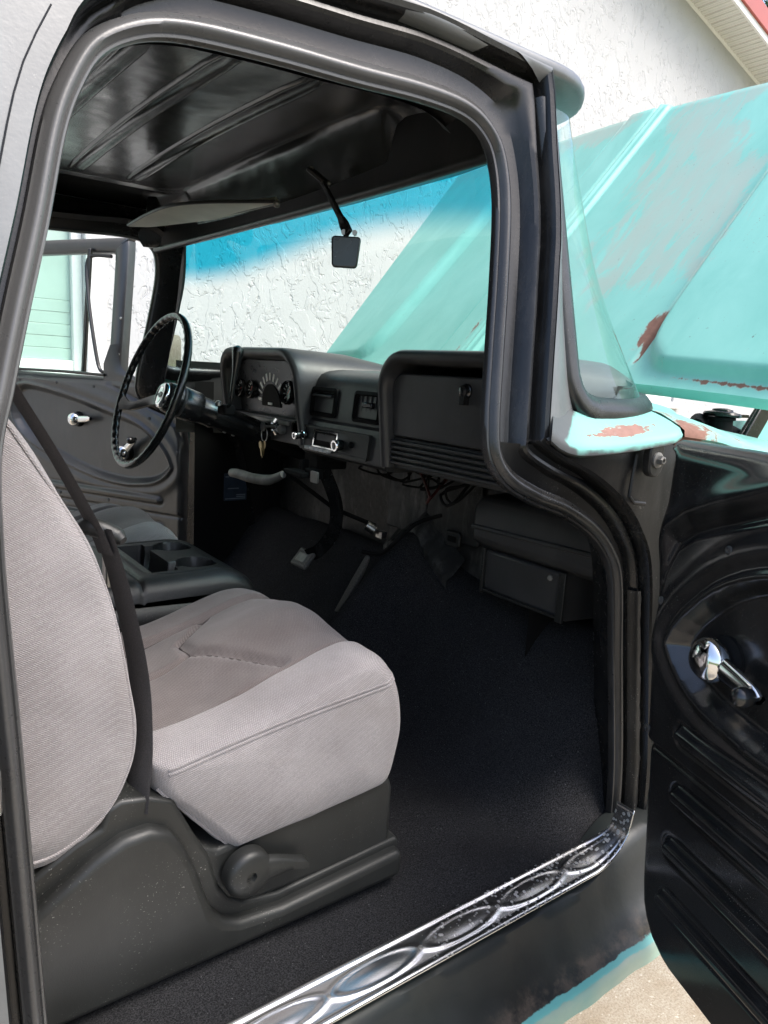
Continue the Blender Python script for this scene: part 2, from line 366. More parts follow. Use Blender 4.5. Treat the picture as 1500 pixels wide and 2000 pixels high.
MAPV = None        # optional placement of a sub-assembly drawn at workshop scale
class G:
    def __init__(s): s.v = []; s.f = []; s.at = {}
    def add(s, v, f):
        k = len(s.v); s.v += [tuple(p) for p in v]; s.f += [tuple(i + k for i in q) for q in f]; return s
    def grid(s, rows, cu=False, cv=False):
        nr, nc = len(rows), len(rows[0]); f = []
        for i in range(nr if cv else nr - 1):
            for j in range(nc if cu else nc - 1):
                a = i * nc + j; b = i * nc + (j + 1) % nc; c = ((i + 1) % nr) * nc + (j + 1) % nc; d = ((i + 1) % nr) * nc + j
                f.append((a, b, c, d))
        return s.add([p for r in rows for p in r], f)
    def box(s, c, sz, rot=None):
        c = Vector(c); h = Vector(sz) / 2; vs = []
        for x in (-1, 1):
            for y in (-1, 1):
                for z in (-1, 1):
                    p = Vector((x * h.x, y * h.y, z * h.z))
                    if rot is not None: p = rot @ p
                    vs.append(c + p)
        return s.add(vs, [(0, 1, 3, 2), (4, 6, 7, 5), (0, 4, 5, 1), (2, 3, 7, 6), (0, 2, 6, 4), (1, 5, 7, 3)])
    def ring(s, path, prof, closed=False, caps=True, up=Vector((0, 0, 1))):
        """sweep a closed 2-D loop prof(i)->[(a,b)] along 3-D path"""
        P = [Vector(p) for p in path]; n = len(P); rows = []
        t0 = None; nv = None
        for i in range(n):
            if closed: t = (P[(i + 1) % n] - P[i - 1])
            else: t = (P[min(i + 1, n - 1)] - P[max(i - 1, 0)])
            t.normalize()
            if nv is None:
                nv = up - t * up.dot(t)
                if nv.length < 1e-3: nv = Vector((1, 0, 0)) - t * t.x
            else:
                nv = nv - t * nv.dot(t)
            nv.normalize(); bv = t.cross(nv)
            pr = prof(i) if callable(prof) else prof
            rows.append([P[i] + nv * a + bv * b for a, b in pr])
        k = len(s.v)
        s.grid(rows, cu=True, cv=closed)
        m = len(rows[0])
        if caps and not closed:
            s.f.append(tuple(k + j for j in range(m))[::-1]); s.f.append(tuple(k + (n - 1) * m + j for j in range(m)))
        return s
    def tube(s, path, r, seg=10, closed=False, up=Vector((0, 0, 1))):
        def prof(i):
            rr = r[i] if isinstance(r, (list, tuple)) else r
            return [(rr * math.cos(2 * math.pi * j / seg), rr * math.sin(2 * math.pi * j / seg)) for j in range(seg)]
        return s.ring(path, prof, closed, True, up)
    def lathe(s, o, ax, prof, seg=24):
        """prof: [(dist along axis, radius)]"""
        o = Vector(o); ax = Vector(ax).normalized()
        x = ax.orthogonal().normalized(); y = ax.cross(x); rows = []
        for d, r in prof:
            rows.append([o + ax * d + (x * math.cos(2 * math.pi * j / seg) + y * math.sin(2 * math.pi * j / seg)) * max(r, 1e-5) for j in range(seg)])
        k = len(s.v); s.grid(rows, cu=True)
        s.f.append(tuple(k + j for j in range(seg))[::-1]); s.f.append(tuple(k + (len(rows) - 1) * seg + j for j in range(seg)))
        return s
    def prism(s, poly, fn, t0, t1):
        """poly 2-D, fn(a,b,t)->3-D, extruded t0..t1"""
        n = len(poly)
        return s.add([fn(a, b, t0) for a, b in poly] + [fn(a, b, t1) for a, b in poly],
                     [tuple(range(n))[::-1], tuple(range(n, 2 * n))] + [(i, (i + 1) % n, n + (i + 1) % n, n + i) for i in range(n)])
    def build(s, name, mat, parent=None, ang=40, bevel=0, bseg=2, attrs=None, sub=0, tri=False):
        if MAPV: s.v = [MAPV(p) for p in s.v]
        me = bpy.data.meshes.new(name); me.from_pydata(s.v, [], s.f); me.update()
        bm = bmesh.new(); bm.from_mesh(me)
        bmesh.ops.recalc_face_normals(bm, faces=bm.faces)
        if tri: bmesh.ops.triangulate(bm, faces=[f for f in bm.faces if len(f.verts) > 4])
        bm.to_mesh(me); bm.free()
        for p in me.polygons: p.use_smooth = True
        if ang < 180: me.set_sharp_from_angle(angle=R(ang))
        me.materials.append(MAT[mat])
        if attrs:
            for an, fn in attrs.items():
                a = me.attributes.new(an, 'FLOAT', 'POINT')
                a.data.foreach_set('value', [float(fn(*v.co)) for v in me.vertices])
        o = bpy.data.objects.new(name, me)
        place(o, parent)
        if bevel:
            b = o.modifiers.new('bevel', 'BEVEL'); b.width = bevel; b.segments = bseg; b.limit_method = 'ANGLE'; b.angle_limit = R(35)
            b.harden_normals = False
        if sub:
            m = o.modifiers.new('sub', 'SUBSURF'); m.levels = sub; m.render_levels = sub
        return o

def spline(pts, n):
    """Catmull-Rom through pts, n samples, even arc length; returns points and the control index of each"""
    P = [Vector(p) for p in pts]; m = len(P); fine = []
    for i in range(m - 1):
        a, b, c, d = P[max(i - 1, 0)], P[i], P[i + 1], P[min(i + 2, m - 1)]
        for k in range(16):
            t = k / 16
            q = 0.5 * ((2 * b) + (c - a) * t + (2 * a - 5 * b + 4 * c - d) * t * t + (3 * b - a - 3 * c + d) * t ** 3)
            fine.append((q, i + t))
    fine.append((P[-1], m - 1.0))
    L = [0.0]
    for i in range(1, len(fine)): L.append(L[-1] + (fine[i][0] - fine[i - 1][0]).length)
    out = []; ids = []; j = 0
    for k in range(n):
        s = L[-1] * k / (n - 1)
        while j < len(L) - 2 and L[j + 1] < s: j += 1
        t = 0 if L[j + 1] == L[j] else (s - L[j]) / (L[j + 1] - L[j])
        out.append(fine[j][0].lerp(fine[j + 1][0], t)); ids.append(fine[j][1] * (1 - t) + fine[j + 1][1] * t)
    return out, ids

def lerp(a, b, t): return a + (b - a) * t
def sm(a, b, x):
    t = max(0.0, min(1.0, (x - a) / (b - a))); return t * t * (3 - 2 * t)
def interp(xs, ys, x):
    if x <= xs[0]: return ys[0]
    for i in range(len(xs) - 1):
        if x <= xs[i + 1]: return lerp(ys[i], ys[i + 1], (x - xs[i]) / (xs[i + 1] - xs[i]))
    return ys[-1]
def rrect(x0, x1, y0, y1, r, seg=6):
    rs = r if isinstance(r, (list, tuple)) else (r, r, r, r); p = []
    for (cx, cy, a0, rr) in ((x1 - rs[0], y1 - rs[0], 0, rs[0]), (x0 + rs[1], y1 - rs[1], 90, rs[1]), (x0 + rs[2], y0 + rs[2], 180, rs[2]), (x1 - rs[3], y0 + rs[3], 270, rs[3])):
        for k in range(seg + 1):
            a = R(a0 + 90 * k / seg); p.append((cx + rr * math.cos(a), cy + rr * math.sin(a)))
    return p
def seg_d(px, py, ax, ay, bx, by):
    dx, dy = bx - ax, by - ay; t = max(0, min(1, ((px - ax) * dx + (py - ay) * dy) / (dx * dx + dy * dy + 1e-12)))
    return math.hypot(px - ax - t * dx, py - ay - t * dy)
def poly_d(px, py, pts, closed=False):
    n = len(pts); return min(seg_d(px, py, *pts[i], *pts[(i + 1) % n]) for i in range(n if closed else n - 1))
def inside(px, py, pts):
    c = False; n = len(pts); j = n - 1
    for i in range(n):
        if (pts[i][1] > py) != (pts[j][1] > py) and px < (pts[j][0] - pts[i][0]) * (py - pts[i][1]) / (pts[j][1] - pts[i][1]) + pts[i][0]: c = not c
        j = i
    return c
def sdist(px, py, pts):
    d = poly_d(px, py, pts, True); return -d if inside(px, py, pts) else d

W = 1.82                              # distance between the two door openings
def ty(z): return max(0.0, z - 1.30) * 0.19 if z > 1.32 else max(0.0, (z - 1.28)) ** 2 * 2.4

# ================================================================== GROUND
g = G(); n = 40
g.grid([[(-150 + 300 * i / n, -150 + 300 * j / n, -.03) for i in range(n + 1)] for j in range(n + 1)])  # unseen; grass guessed from greenish tints, added to green the bounce light
lawn = g.build('lawn', 'grass'); lawn['kind'] = 'structure'; lawn['label'] = 'unseen green lawn added around the driveway'
g = G()
g.grid([[(-9 + 20 * i / n, -5.5 + 8.9 * j / n, 0) for i in range(n + 1)] for j in range(n + 1)])
drive = g.build('driveway', 'concrete'); drive['kind'] = 'structure'; drive['label'] = 'tan speckled concrete driveway under the truck'

# ================================================================== TRUCK
truck = thing('pickup_truck', (0.6, W / 2, 0), 'old turquoise pickup truck with black interior, open doors and raised hood', 'truck')

OPEN = [(.152, .53), (.144, .693), (.129, 1.049), (.12, 1.243), (.122, 1.344), (.138, 1.413), (.158, 1.493), (.18, 1.576), (.203, 1.671), (.222, 1.721), (.245, 1.759), (.279, 1.784), (.319, 1.799), (.374, 1.807), (.468, 1.814), (.574, 1.819), (.679, 1.826), (.755, 1.824), (.795, 1.808), (.816, 1.776), (.821, 1.709), (.807, 1.594), (.789, 1.48), (.775, 1.381), (.779, 1.329), (.811, 1.289), (.878, 1.257), (.956, 1.231), (1.029, 1.194), (1.079, 1.152), (1.111, 1.096), (1.14, .95), (1.187, .706), (1.20, .55)]
NP = 480
path, pid = spline([(x, 0, z) for x, z in OPEN], NP)
PN = []
for i in range(len(path)):
    t = (path[min(i + 3, NP - 1)] - path[max(i - 3, 0)]).normalized()
    PN.append(Vector((-t.z, 0, t.x)))          # outward from the opening (path runs up the rear post, over, down the front)
ASC = [interp([0, 3, 9.5, 11, 13, 16, 20, 23, 25, 29, 33], [.36, .30, .30, .42, .80, .9, .86, .84, .75, .6, .6], k) for k in pid]
def side_pt(i, a, b, drv=False):
    if a > .04 and 16.2 < pid[i] < 20.6:
        m = max(PN[i].x, PN[i].z); sq = (.058 + a) / m - .058
        a = lerp(a, sq, sm(.045, .085, a) * sm(16.2, 16.6, pid[i]) * sm(20.6, 20.2, pid[i]))
    p = path[i] + PN[i] * a
    y = ty(p.z) + b
    return (p.x + (.05 if drv else 0), W - y if drv else y, p.z)
JP = [(.085, .085), (.050, .055), (.012, .022), (.005, .010), (.030, .011), (.056, .011), (.068, .008), (.076, -.003), (.081, -.012), (.087, -.0155), (.094, -.015), (.098, -.007), (.106, -.005), (.109, -.022), (.114, -.031), (.122, -.034)]
SEALP = [(-.001, .012), (-.002, .004), (.001, -.002), (.005, -.003), (.008, -.001), (.012, -.006), (.017, -.0115), (.023, -.0125), (.029, -.010), (.034, -.003), (.040, -.001), (.042, .006), (.03, .013), (.01, .014)]
for drv in (False, True):
    def jb(i, a, b): return lerp(.009, b, sm(.30, .60, ASC[i])) if .06 < a < .108 else b
    g = G(); g.grid([[side_pt(i, a * (ASC[i] if b < .02 else max(ASC[i], .6)), jb(i, a, b), drv) for a, b in JP] for i in range(NP)])
    o = g.build('door_jamb', 'black', truck, 30)
    if not drv: o['label'] = 'scuffed black door frame round the opening'
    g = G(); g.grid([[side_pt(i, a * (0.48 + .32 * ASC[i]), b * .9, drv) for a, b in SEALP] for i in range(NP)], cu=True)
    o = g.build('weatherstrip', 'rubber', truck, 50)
    at = o.data.attributes.new('age', 'FLOAT', 'POINT'); at.data.foreach_set('value', [interp([0, 3, 5, 11, 16, 18.5, 21, 33], [.30, .40, .9, 1.0, .65, .18, .04, .04], pid[i]) for i in range(NP) for _ in SEALP])  # grazing reflection painted as paler rubber along rear post and top
# ---- cab side behind the rear post, with the seam of the roof panel
AE = .122
iB = max(i for i in range(NP) if pid[i] <= 10.5)
for drv in (False, True):
    rows = []
    for i in range(0, iB + 1):
        p0 = Vector(side_pt(i, AE * ASC[i], -.036, drv)); z = p0.z
        zt = z if z < 1.5 else 1.5 + (z - 1.5) * (1.935 - 1.5) / (path[iB].z + PN[iB].z * AE * ASC[iB] - 1.5)
        row = []
        for k in range(9):
            t = k / 8; x = lerp(p0.x, -.55, t); zz = lerp(z, zt, sm(0, .5, t)); y = ty(zz) * .95 - .036
            y = y - .006 * sm(0, .06, t)
            row.append((x, W - y if drv else y, zz))
        rows.append(row)
    g = G(); g.grid(rows); g.build('cab_side_panel', 'body', truck)
g = G(); g.grid([[(-.55, lerp(0, W, j / 8), lerp(.5, 1.95, i / 8)) for j in range(9)] for i in range(9)]); g.build('cab_back_wall', 'black', truck)
# ---- weld seam bead on the rear post
g = G(); g.tube([side_pt(i, AE * ASC[i] + .020, -.0405 if path[i].z < 1.35 else -.0415) for i in range(140, iB - 4, 4)], .0010, 6); g.build('panel_seam', 'pillar', truck)
# ---- door latch striker on the rear post
g = G(); g.box((.088, -.035, 1.02), (.03, .012, .05)); g.box((.086, -.045, 1.035), (.018, .02, .016)); g.build('door_striker', 'steel', truck, bevel=.003)

# ---- roof skin: slab with a rolled edge that overhangs the frame
def roof_ring(inset, z, bow=.13):
    pts = []
    x0, x1, y0, y1 = -.60 + inset, 1.075 - inset, .088 + inset, W - .088 - inset
    for (x, y) in rrect(x0, x1, y0, y1, (max(.03, .13 - inset * .6),) * 4, 10):
        pts.append((x, y))
    # refine the front edge and bow it
    out = []
    for k in range(len(pts)):
        a, b = pts[k], pts[(k + 1) % len(pts)]
        L = math.hypot(b[0] - a[0], b[1] - a[1]); m = max(1, int(L / .08))
        for q in range(m): out.append((lerp(a[0], b[0], q / m), lerp(a[1], b[1], q / m)))
    return [(x + (bow * (1 - ((y - W / 2) / (W / 2 - .08)) ** 2) if x > .7 else 0), y, z + (.012 * sm(.2, .9, min(y - 0, W - y)))) for x, y in out]
def same(n, ring):
    # resample ring to n points by arc length, starting at the same corner
    P = [Vector(p) for p in ring] + [Vector(ring[0])]; L = [0]
    for i in range(1, len(P)): L.append(L[-1] + (P[i] - P[i - 1]).length)
    out = []; j = 0
    for k in range(n):
        s = L[-1] * k / n
        while L[j + 1] < s: j += 1
        out.append(P[j].lerp(P[j + 1], (s - L[j]) / (L[j + 1] - L[j] + 1e-9)))
    return out
rings = [same(220, roof_ring(i, z)) for i, z in ((.16, 1.895), (.10, 1.905), (.035, 1.917), (.008, 1.921), (.002, 1.924), (.0, 1.929), (.0, 1.937), (.003, 1.942), (.012, 1.946), (.05, 1.957), (.15, 1.985), (.35, 2.015), (.6, 2.025))]
g = G(); g.grid(rings, cu=True); k = len(g.v); g.f.append(tuple(range(k - 220, k)))
g.build('roof', 'body', truck, 50)['label'] = 'dull grey-black roof skin with rolled edge'

# ---- headliner: pressed steel roof seen from inside
PX0, PX1, PY0, PY1, PR = -.45, .838, .35, W - .36, .08
def head_z(x, y):
    dx = max(PX0 + PR - x, 0, x - (PX1 - PR)); dy = max(PY0 + PR - y, 0, y - (PY1 - PR))
    d = math.hypot(dx, dy) - PR if (dx > 0 or dy > 0) else -min(x - PX0, PX1 - x, y - PY0, PY1 - y)
    z = 1.932 + .012 * math.sin(math.pi * (y - PY0) / (PY1 - PY0)) if PY0 < y < PY1 else 1.932
    z -= .006 * math.exp(-(d / .008) ** 2)            # bead round the panel
    if d > 0:
        wy = dy / (dx + dy + 1e-9); D = lerp(.036, .275, wy); q = min(1.0, d / D)
        z -= lerp(.125 * q ** 1.3, .13 * (1 - math.sqrt(max(0.0, 1 - q * q))), wy)
    return z
def header_x(y): return .872 - .012 * ((y - W / 2) / .75) ** 2
xs = [-.5 + 1.45 * i / 150 for i in range(151)]; ys = [.125 + (W - .25) * j / 150 for j in range(151)]
rows = [[(lerp(-.5, header_x(y), t / 170), y, head_z(lerp(-.5, header_x(y), t / 170), y)) for y in ys] for t in [k_ * .93 for k_ in range(140)] + [130.2 + k_ * .995 for k_ in range(41)]]
g = G(); g.grid(rows); headliner = g.build('headliner', 'ceiling', truck, 60)
headliner['label'] = 'glossy black pressed steel ceiling'
for xr in (.27, .41, .54, .69):
    prof = [(-.026, .0), (-.022, -.0045), (-.017, -.006), (-.012, -.0035), (0, -.0025), (.012, -.0035), (.017, -.006), (.022, -.0045), (.026, .0)]
    g = G(); rws = []
    for k in range(61):
        y = lerp(PY0 + .035, PY1 - .035, k / 60); e = min(k, 60 - k) / 6.0; sc = 1.0 if e >= 1 else (.55 + .45 * math.sqrt(e))
        rws.append([(xr + a * sc + .004 * ((y - W / 2) ** 2), y, head_z(xr, y) + b * (1 if e > .2 else .2) + .0006) for a, b in prof])
    g.grid(rws); g.build('roof_rib', 'ceiling', headliner, 60)
# ---- windshield header trim: rolls from the headliner edge forward to the glass
def top_xyz(y):
    s = abs(y - W / 2) / (W / 2)
    return (interp([0, .4, .69, .845, .895, .91], [1.14, 1.125, 1.08, 1.03, 1.0, .93], abs(y - W / 2)), y, interp([0, .4, .69, .845, .91], [1.875, 1.872, 1.87, 1.87, 1.87], abs(y - W / 2)))
rows = []
for j in range(61):
    y = lerp(.115, W - .115, j / 60); hx = header_x(y); hz = head_z(hx, y); tx, _, tz = top_xyz(y); tx = lerp(.93, tx, sm(.12, .24, min(y, W - y)))
    lo = 1.797
    rows.append([(hx - .002, y, hz + .001), (hx - .003, y, min(hz, lo + .012)), (hx - .006, y, lo + .006), (hx - .003, y, lo - .002), (hx + .008, y, lo - .006), (hx + .024, y, lo), (hx + .05, y, lo + .02), (tx - .03, y, tz + .0), (tx, y, tz + .012)])
g = G(); g.grid(rows); g.build('windshield_header', 'trim', truck, 50)

# ---- windshield: wrapped glass
BOT = [(.99, .03, 1.415), (1.16, .045, 1.412), (1.295, .11, 1.420), (1.37, .26, 1.435), (1.42, .56, 1.452), (1.44, .91, 1.456), (1.42, 1.26, 1.450), (1.36, 1.56, 1.432), (1.27, 1.71, 1.420), (1.12, 1.775, 1.412), (.90, 1.79, 1.410)]
TOP = [(.935, .105, 1.885), (1.00, .115, 1.885), (1.035, .15, 1.885), (1.08, .28, 1.885), (1.125, .56, 1.89), (1.14, .91, 1.89), (1.125, 1.26, 1.89), (1.08, 1.54, 1.885), (1.02, 1.67, 1.885), (.98, 1.70, 1.885), (.915, 1.715, 1.885)]
NB = 161
bot, _ = spline(BOT, NB); top, _ = spline(TOP, NB)
def ws(s, w):
    """s in 0..1 across, w in 0..1 up"""
    k = max(0, min(NB - 1.001, s * (NB - 1))); i = int(k); t = k - i
    b = bot[i].lerp(bot[i + 1], t); tt = top[i].lerp(top[i + 1], t)
    return b.lerp(tt, w)
SLEN = 2.45; RC = .055; HT = .47
def inset_s(w):
    h = w * HT
    return (RC - math.sqrt(max(0, RC ** 2 - (RC - h) ** 2))) / SLEN if h < RC else 0
wl = [0, .012, .03, .06, .1, .15] + [.2 + .4 * i / 8 for i in range(9)] + [.6 + .4 * (i + 1) / 28 for i in range(28)]
g = G(); g.grid([[ws(lerp(inset_s(w), 1 - inset_s(w), j / 110), w) for j in range(111)] for w in wl])
wsh = g.build('windshield', 'windshield', truck, 180, attrs={'band': lambda x, y, z: z - (1.825 - .095 * ((y - .95) / .75) ** 2) - .2 * sm(.25, .14, y)}); wsh['label'] = 'curved windshield with blue tint band along its top'
outl = []
for w in wl[::-1]: outl.append(ws(inset_s(w), w))
for j in range(1, 110): outl.append(ws(lerp(inset_s(0), 1 - inset_s(0), j / 110), 0))
for w in wl: outl.append(ws(1 - inset_s(w), w))
g = G()
sp = [(.0, .019), (.008, .0165), (.010, .009), (.013, .004), (.013, -.006), (.008, -.018), (-.002, -.021), (-.011, -.016), (-.013, -.004), (-.010, .003), (-.011, .010), (-.008, .017)]
# local frame: glass normal and in-surface outward
cen = sum(outl, Vector()) / len(outl); rows = []
for i, p in enumerate(outl):
    t = (outl[min(i + 1, len(outl) - 1)] - outl[max(i - 1, 0)]).normalized()
    q = Vector((p.x - .62, p.y - W / 2, 0)); 
    nrm = Vector((max(.15, p.x - .78) * 1.0, (p.y - W / 2) * .75, .25)).normalized()
    nrm = (nrm - t * nrm.dot(t)).normalized(); o_ = t.cross(nrm)
    if o_.dot(p - cen) < 0: o_ = -o_
    rows.append([p + nrm * a * 1.25 + o_ * (b * 1.3 + .010) for a, b in sp])
g.grid(rows, cu=True); g.build('windshield_seal', 'rubber', wsh, 60)

# ---- front pillars between jamb and glass
iT0 = min(i for i in range(NP) if pid[i] >= 17.6); iT1 = max(i for i in range(NP) if pid[i] <= 24.2)
for drv in (False, True):
    rows = []
    for i in range(iT0, iT1 + 1):
        a = Vector(side_pt(i, AE * ASC[i], -.036, drv)); a2 = Vector(side_pt(i, AE * ASC[i], .03, drv))
        w = max(-.06, min(1.04, (a.z - 1.41) / .475))
        e = ws(1 if drv else 0, w)
        # glass edge pulled a little outward so that the seal sits on it
        sgn = 1 if drv else -1
        e1 = e + Vector((-.012, sgn * .004, 0)); e0 = e + Vector((.012, -sgn * .004, 0))
        mid = a.lerp(e1, .5) + Vector((0, sgn * .006, 0))
        row = [a, a.lerp(e1, .15) + Vector((0, sgn * .004, 0)), mid, e1 + Vector((0, sgn * .002, 0)), e0]
        rows.append(row)
    g = G(); g.grid(rows); g.build('front_pillar', 'body', truck, 50)
    rows = []
    for i in range(iT0 if drv else min(i for i in range(NP) if pid[i] >= 20.2), iT1 + 1):      # inner trim of the pillar
        a = Vector(side_pt(i, .085 * ASC[i], .085, drv)); w = max(-.06, min(1.0, (a.z - 1.41) / .475))
        sgn = -1 if drv else 1
        e = ws(1 if drv else 0, w) + Vector((.006, sgn * .012, 0))
        bl_ = .022 if drv else .0
        rows.append([a, a.lerp(e, .3) + Vector((.0, sgn * bl_, 0)), a.lerp(e, .7) + Vector((0, sgn * bl_, 0)), e])
    g = G(); g.grid(rows); g.build('pillar_trim', 'trim', truck, 50)
# ---- roof rail inside, between the jamb top and the headliner
iR0 = min(i for i in range(NP) if pid[i] >= 6.5); iR1 = max(i for i in range(NP) if pid[i] <= 18.0)
for drv in (False, True):
    rows = []
    for i in range(iR0, iR1 + 1):
        a = Vector(side_pt(i, .03 * ASC[i], .085, drv)); sgn = -1 if drv else 1
        yb = .16 if not drv else W - .16
        zz = head_z(a.x, yb)
        rows.append([a, a + Vector((0, sgn * .02, .012)), Vector((a.x, yb - sgn * .02, max(a.z + .01, zz - .01))), Vector((a.x, yb, max(zz - .001, a.z + .012)))])
    g = G(); g.grid(rows); g.build('roof_rail', 'trim', truck, 60)

# ---- cowl: painted ledge round the foot of the windshield
inn = [(.905, .0, 1.415), (.94, .01, 1.412), (.99, .018, 1.403), (1.08, .026, 1.399), (1.16, .034, 1.401), (1.235, .062, 1.408), (1.30, .10, 1.412), (1.375, .25, 1.428), (1.43, .56, 1.444), (1.45, .91, 1.448), (1.43, 1.26, 1.444), (1.375, 1.57, 1.428), (1.28, 1.73, 1.41), (1.12, 1.80, 1.40), (.90, 1.82, 1.41)]
out = [(.868, -.034, 1.376), (.895, -.034, 1.362), (.94, -.034, 1.352), (1.03, -.036, 1.354), (1.12, -.036, 1.361), (1.20, -.036, 1.370), (1.238, -.020, 1.380), (1.50, .20, 1.415), (1.52, .56, 1.43), (1.525, .91, 1.435), (1.52, 1.26, 1.43), (1.50, 1.62, 1.415), (1.24, 1.84, 1.37), (1.10, 1.856, 1.355), (.87, 1.854, 1.37)]
ci, _ = spline(inn, 120); co_, _ = spline(out, 120)
def cw(x, y, z): return (.86 * math.exp(-((x - 1.07) / .13) ** 2) * math.exp(-((z - (1.372 + .06 * (x - 1.0))) / .011) ** 2) if y < .2 else .0) + (.10 if y < .05 else 0)
def cov(x, y, z):
    if y > .3: return 0
    ze = interp([.868, .94, 1.03, 1.20, 1.24], [1.372, 1.348, 1.349, 1.365, 1.376], x)
    return max(1.0 - sm(.90, .985, x + (1.385 - z) * 1.6), .62 * sm(.004, -.006, z - ze) if x < 1.3 else 0)
rows = []
for a, b in zip(ci, co_):
    d = (b - a); r_ = []
    for t, dz in ((0, 0), (.12, .002), (.3, .003), (.5, .003), (.7, .002), (.85, 0), (.95, -.001), (1.0, -.006)):
        p = a + d * t; r_.append(p + Vector((0, 0, dz)))
    hd = Vector((d.x, d.y, 0)).normalized()
    r_.append(b + Vector((0, 0, -.014)) - hd * .001); r_.append(b + Vector((0, 0, -.018)) - hd * .012); r_.append(b - hd * .034 + Vector((0, 0, -.022)))
    rows.append(r_)
g = G(); g.grid(rows); cowl = g.build('cowl', 'cowl', truck, 50, attrs={'wear': cw, 'over': cov}); cowl['label'] = 'turquoise cowl ledge with rust patches below the windshield'

# ---- hinge pillar: flat black post between door opening and fender
i0 = min(i for i in range(NP) if pid[i] >= 23.4)
rows = []
for i in range(i0, NP):
    a = Vector(side_pt(i, .040 * ASC[i], .009)); z = a.z
    xo = interp([.5, .9, 1.1, 1.25, 1.40], [1.36, 1.31, 1.30, 1.30, 1.30], z)
    # outer border: cowl underside for the upper part
    if pid[i] < 29: 
        t = (pid[i] - 23.4) / 5.6; b = Vector((lerp(.885, 1.31, t), .0, lerp(1.352, 1.36, t)))
    else:
        t = (pid[i] - 29) / 4.0; b = Vector((lerp(1.31, 1.36, t), .0, lerp(1.36, .5, t ** .8)))
    rows.append([a, a.lerp(b, .15) + Vector((0, -.004, 0)), a.lerp(b, .3) + Vector((0, -.012, 0)), a.lerp(b, .6) + Vector((0, -.012, 0)), a.lerp(b, .8) + Vector((0, -.010, 0)), b])
g = G(); g.grid(rows); hp = g.build('hinge_pillar', 'pillar', truck, 60); hp['label'] = 'scuffed black hinge pillar speckled with dust'
# step in the pillar pressing beside the hinge
g = G(); g.tube([(1.118, -.014, 1.335), (1.112, -.015, 1.29), (1.110, -.015, 1.26), (1.125, -.0145, 1.248), (1.16, -.014, 1.244)], .0035, 8); g.build('pressing_edge', 'pillar', hp)
# hinge plate with bolt
g = G(); g.prism([(1.151 + .021 * math.cos(a) , 1.328 + (.021 * math.sin(a) + (.012 if math.sin(a) > 0 else -.012))) for a in [2 * math.pi * k / 20 for k in range(20)]], lambda a, b, t: (a, t, b), -.018, -.034)
hpl = g.build('hinge_plate', 'pillar', hp, bevel=.003)
g = G(); g.lathe((1.151, -.034, 1.326), (0, -1, 0), [(0, .014), (.003, .014), (.004, .010)], 20); g.build('washer', 'chip', hp)
g = G(); g.lathe((1.151, -.038, 1.326), (0, -1, 0), [(0, .0085), (.008, .0085), (.010, .006), (.010, .004), (.007, .003)], 6); g.build('bolt', 'chip', hp, 30)
# vertical rubber flap and creased metal edge at the lower front of the opening
g = G(); rows = []
for k in range(40):
    z = lerp(1.08, .50, k / 39); xx = interp([.5, .576, .706, .95, 1.096], [1.205, 1.20, 1.187, 1.14, 1.111], z); wob = .0025 * math.sin(k * 1.1) + .002 * math.sin(k * 2.7)
    rows.append([(xx + .040, -.004, z), (xx + .046, -.018, z), (xx + .056 + wob, -.022, z), (xx + .066, -.016, z), (xx + .075, -.004, z)])
g.grid(rows); g.build('pinch_flange', 'pillar', hp, 60)

# ---- rocker: black sill face with chipped turquoise below
rock = [(-.01, .552, 0), (-.030, .556, 0), (-.066, .554, .10), (-.078, .550, .2), (-.084, .535, .25), (-.095, .51, .28), (-.112, .485, .33), (-.128, .466, .40), (-.140, .456, .50), (-.145, .453, .58), (-.148, .4515, .62), (-.152, .450, .70), (-.158, .446, .80), (-.164, .436, .90), (-.165, .418, 1.0), (-.14, .40, 1.0), (-.05, .39, 1.0)]
rows = []
for k in range(81):
    x = lerp(-.5, 1.34, k / 80); wob = .0015 * math.sin(x * 31) + .001 * math.sin(x * 77)
    fl = sm(1.02, 1.2, x)
    rows.append([(x, y + wob * (1 if b > .2 else 0) + (.018 * fl * (1 - b) if b < .6 else 0), z + (.05 * fl if b < .3 else .02 * fl if b < .55 else 0)) for y, z, b in rock])
bands = {}
g = G(); g.grid(rows)
bl = [b for r_ in rows for (_, _, b) in rock]
o = g.build('rocker_panel', 'rocker', truck, 50)
at = o.data.attributes.new('band', 'FLOAT', 'POINT'); at.data.foreach_set('value', bl)
o['label'] = 'black rocker face with chipped turquoise lower edge'

# ---- chrome sill plate with pressed ovals
def sill_z(x, v):
    z = .580 - .013 * v - .002 * (2 * v - 1) ** 2
    z += .0025 * math.exp(-((v - .06) / .06) ** 2) + .0025 * math.exp(-((v - .94) / .06) ** 2)
    L = .168; c = ((x - .335) % L) - L / 2
    e = math.sqrt((c / (L * .47)) ** 2 + ((v - .5) / .27) ** 2)
    z += .0013 * math.exp(-((e - 1.0) / .12) ** 2) + .0010 * sm(.9, .0, e)
    return z
rows = []
for k in range(261):
    x = lerp(-.1, 1.065, k / 260)
    rows.append([(x, lerp(-.010, -.076, j / 28) , sill_z(x, j / 28)) for j in range(29)])
for k in range(1, 26):                       # end sweeps up the front post
    t = k / 25; a = t * R(72); x = 1.065 + .10 * math.sin(a); dz = .10 * (1 - math.cos(a)) + max(0, t - .8) * .12
    wd = lerp(1, .34, sm(.1, .9, t))
    rows.append([(x, lerp(-.052 + .042 * wd, -.076, j / 28), .570 + dz + (sill_z(1.065, j / 28) - .570) * (1 - t)) for j in range(29)])
g = G(); g.grid(rows); sill = g.build('sill_plate', 'sill_chrome', truck, 60); sill['label'] = 'pitted chrome sill plate with pressed ovals'
sm_ = sill.modifiers.new('solid', 'SOLIDIFY'); sm_.thickness = .002; sm_.offset = -1
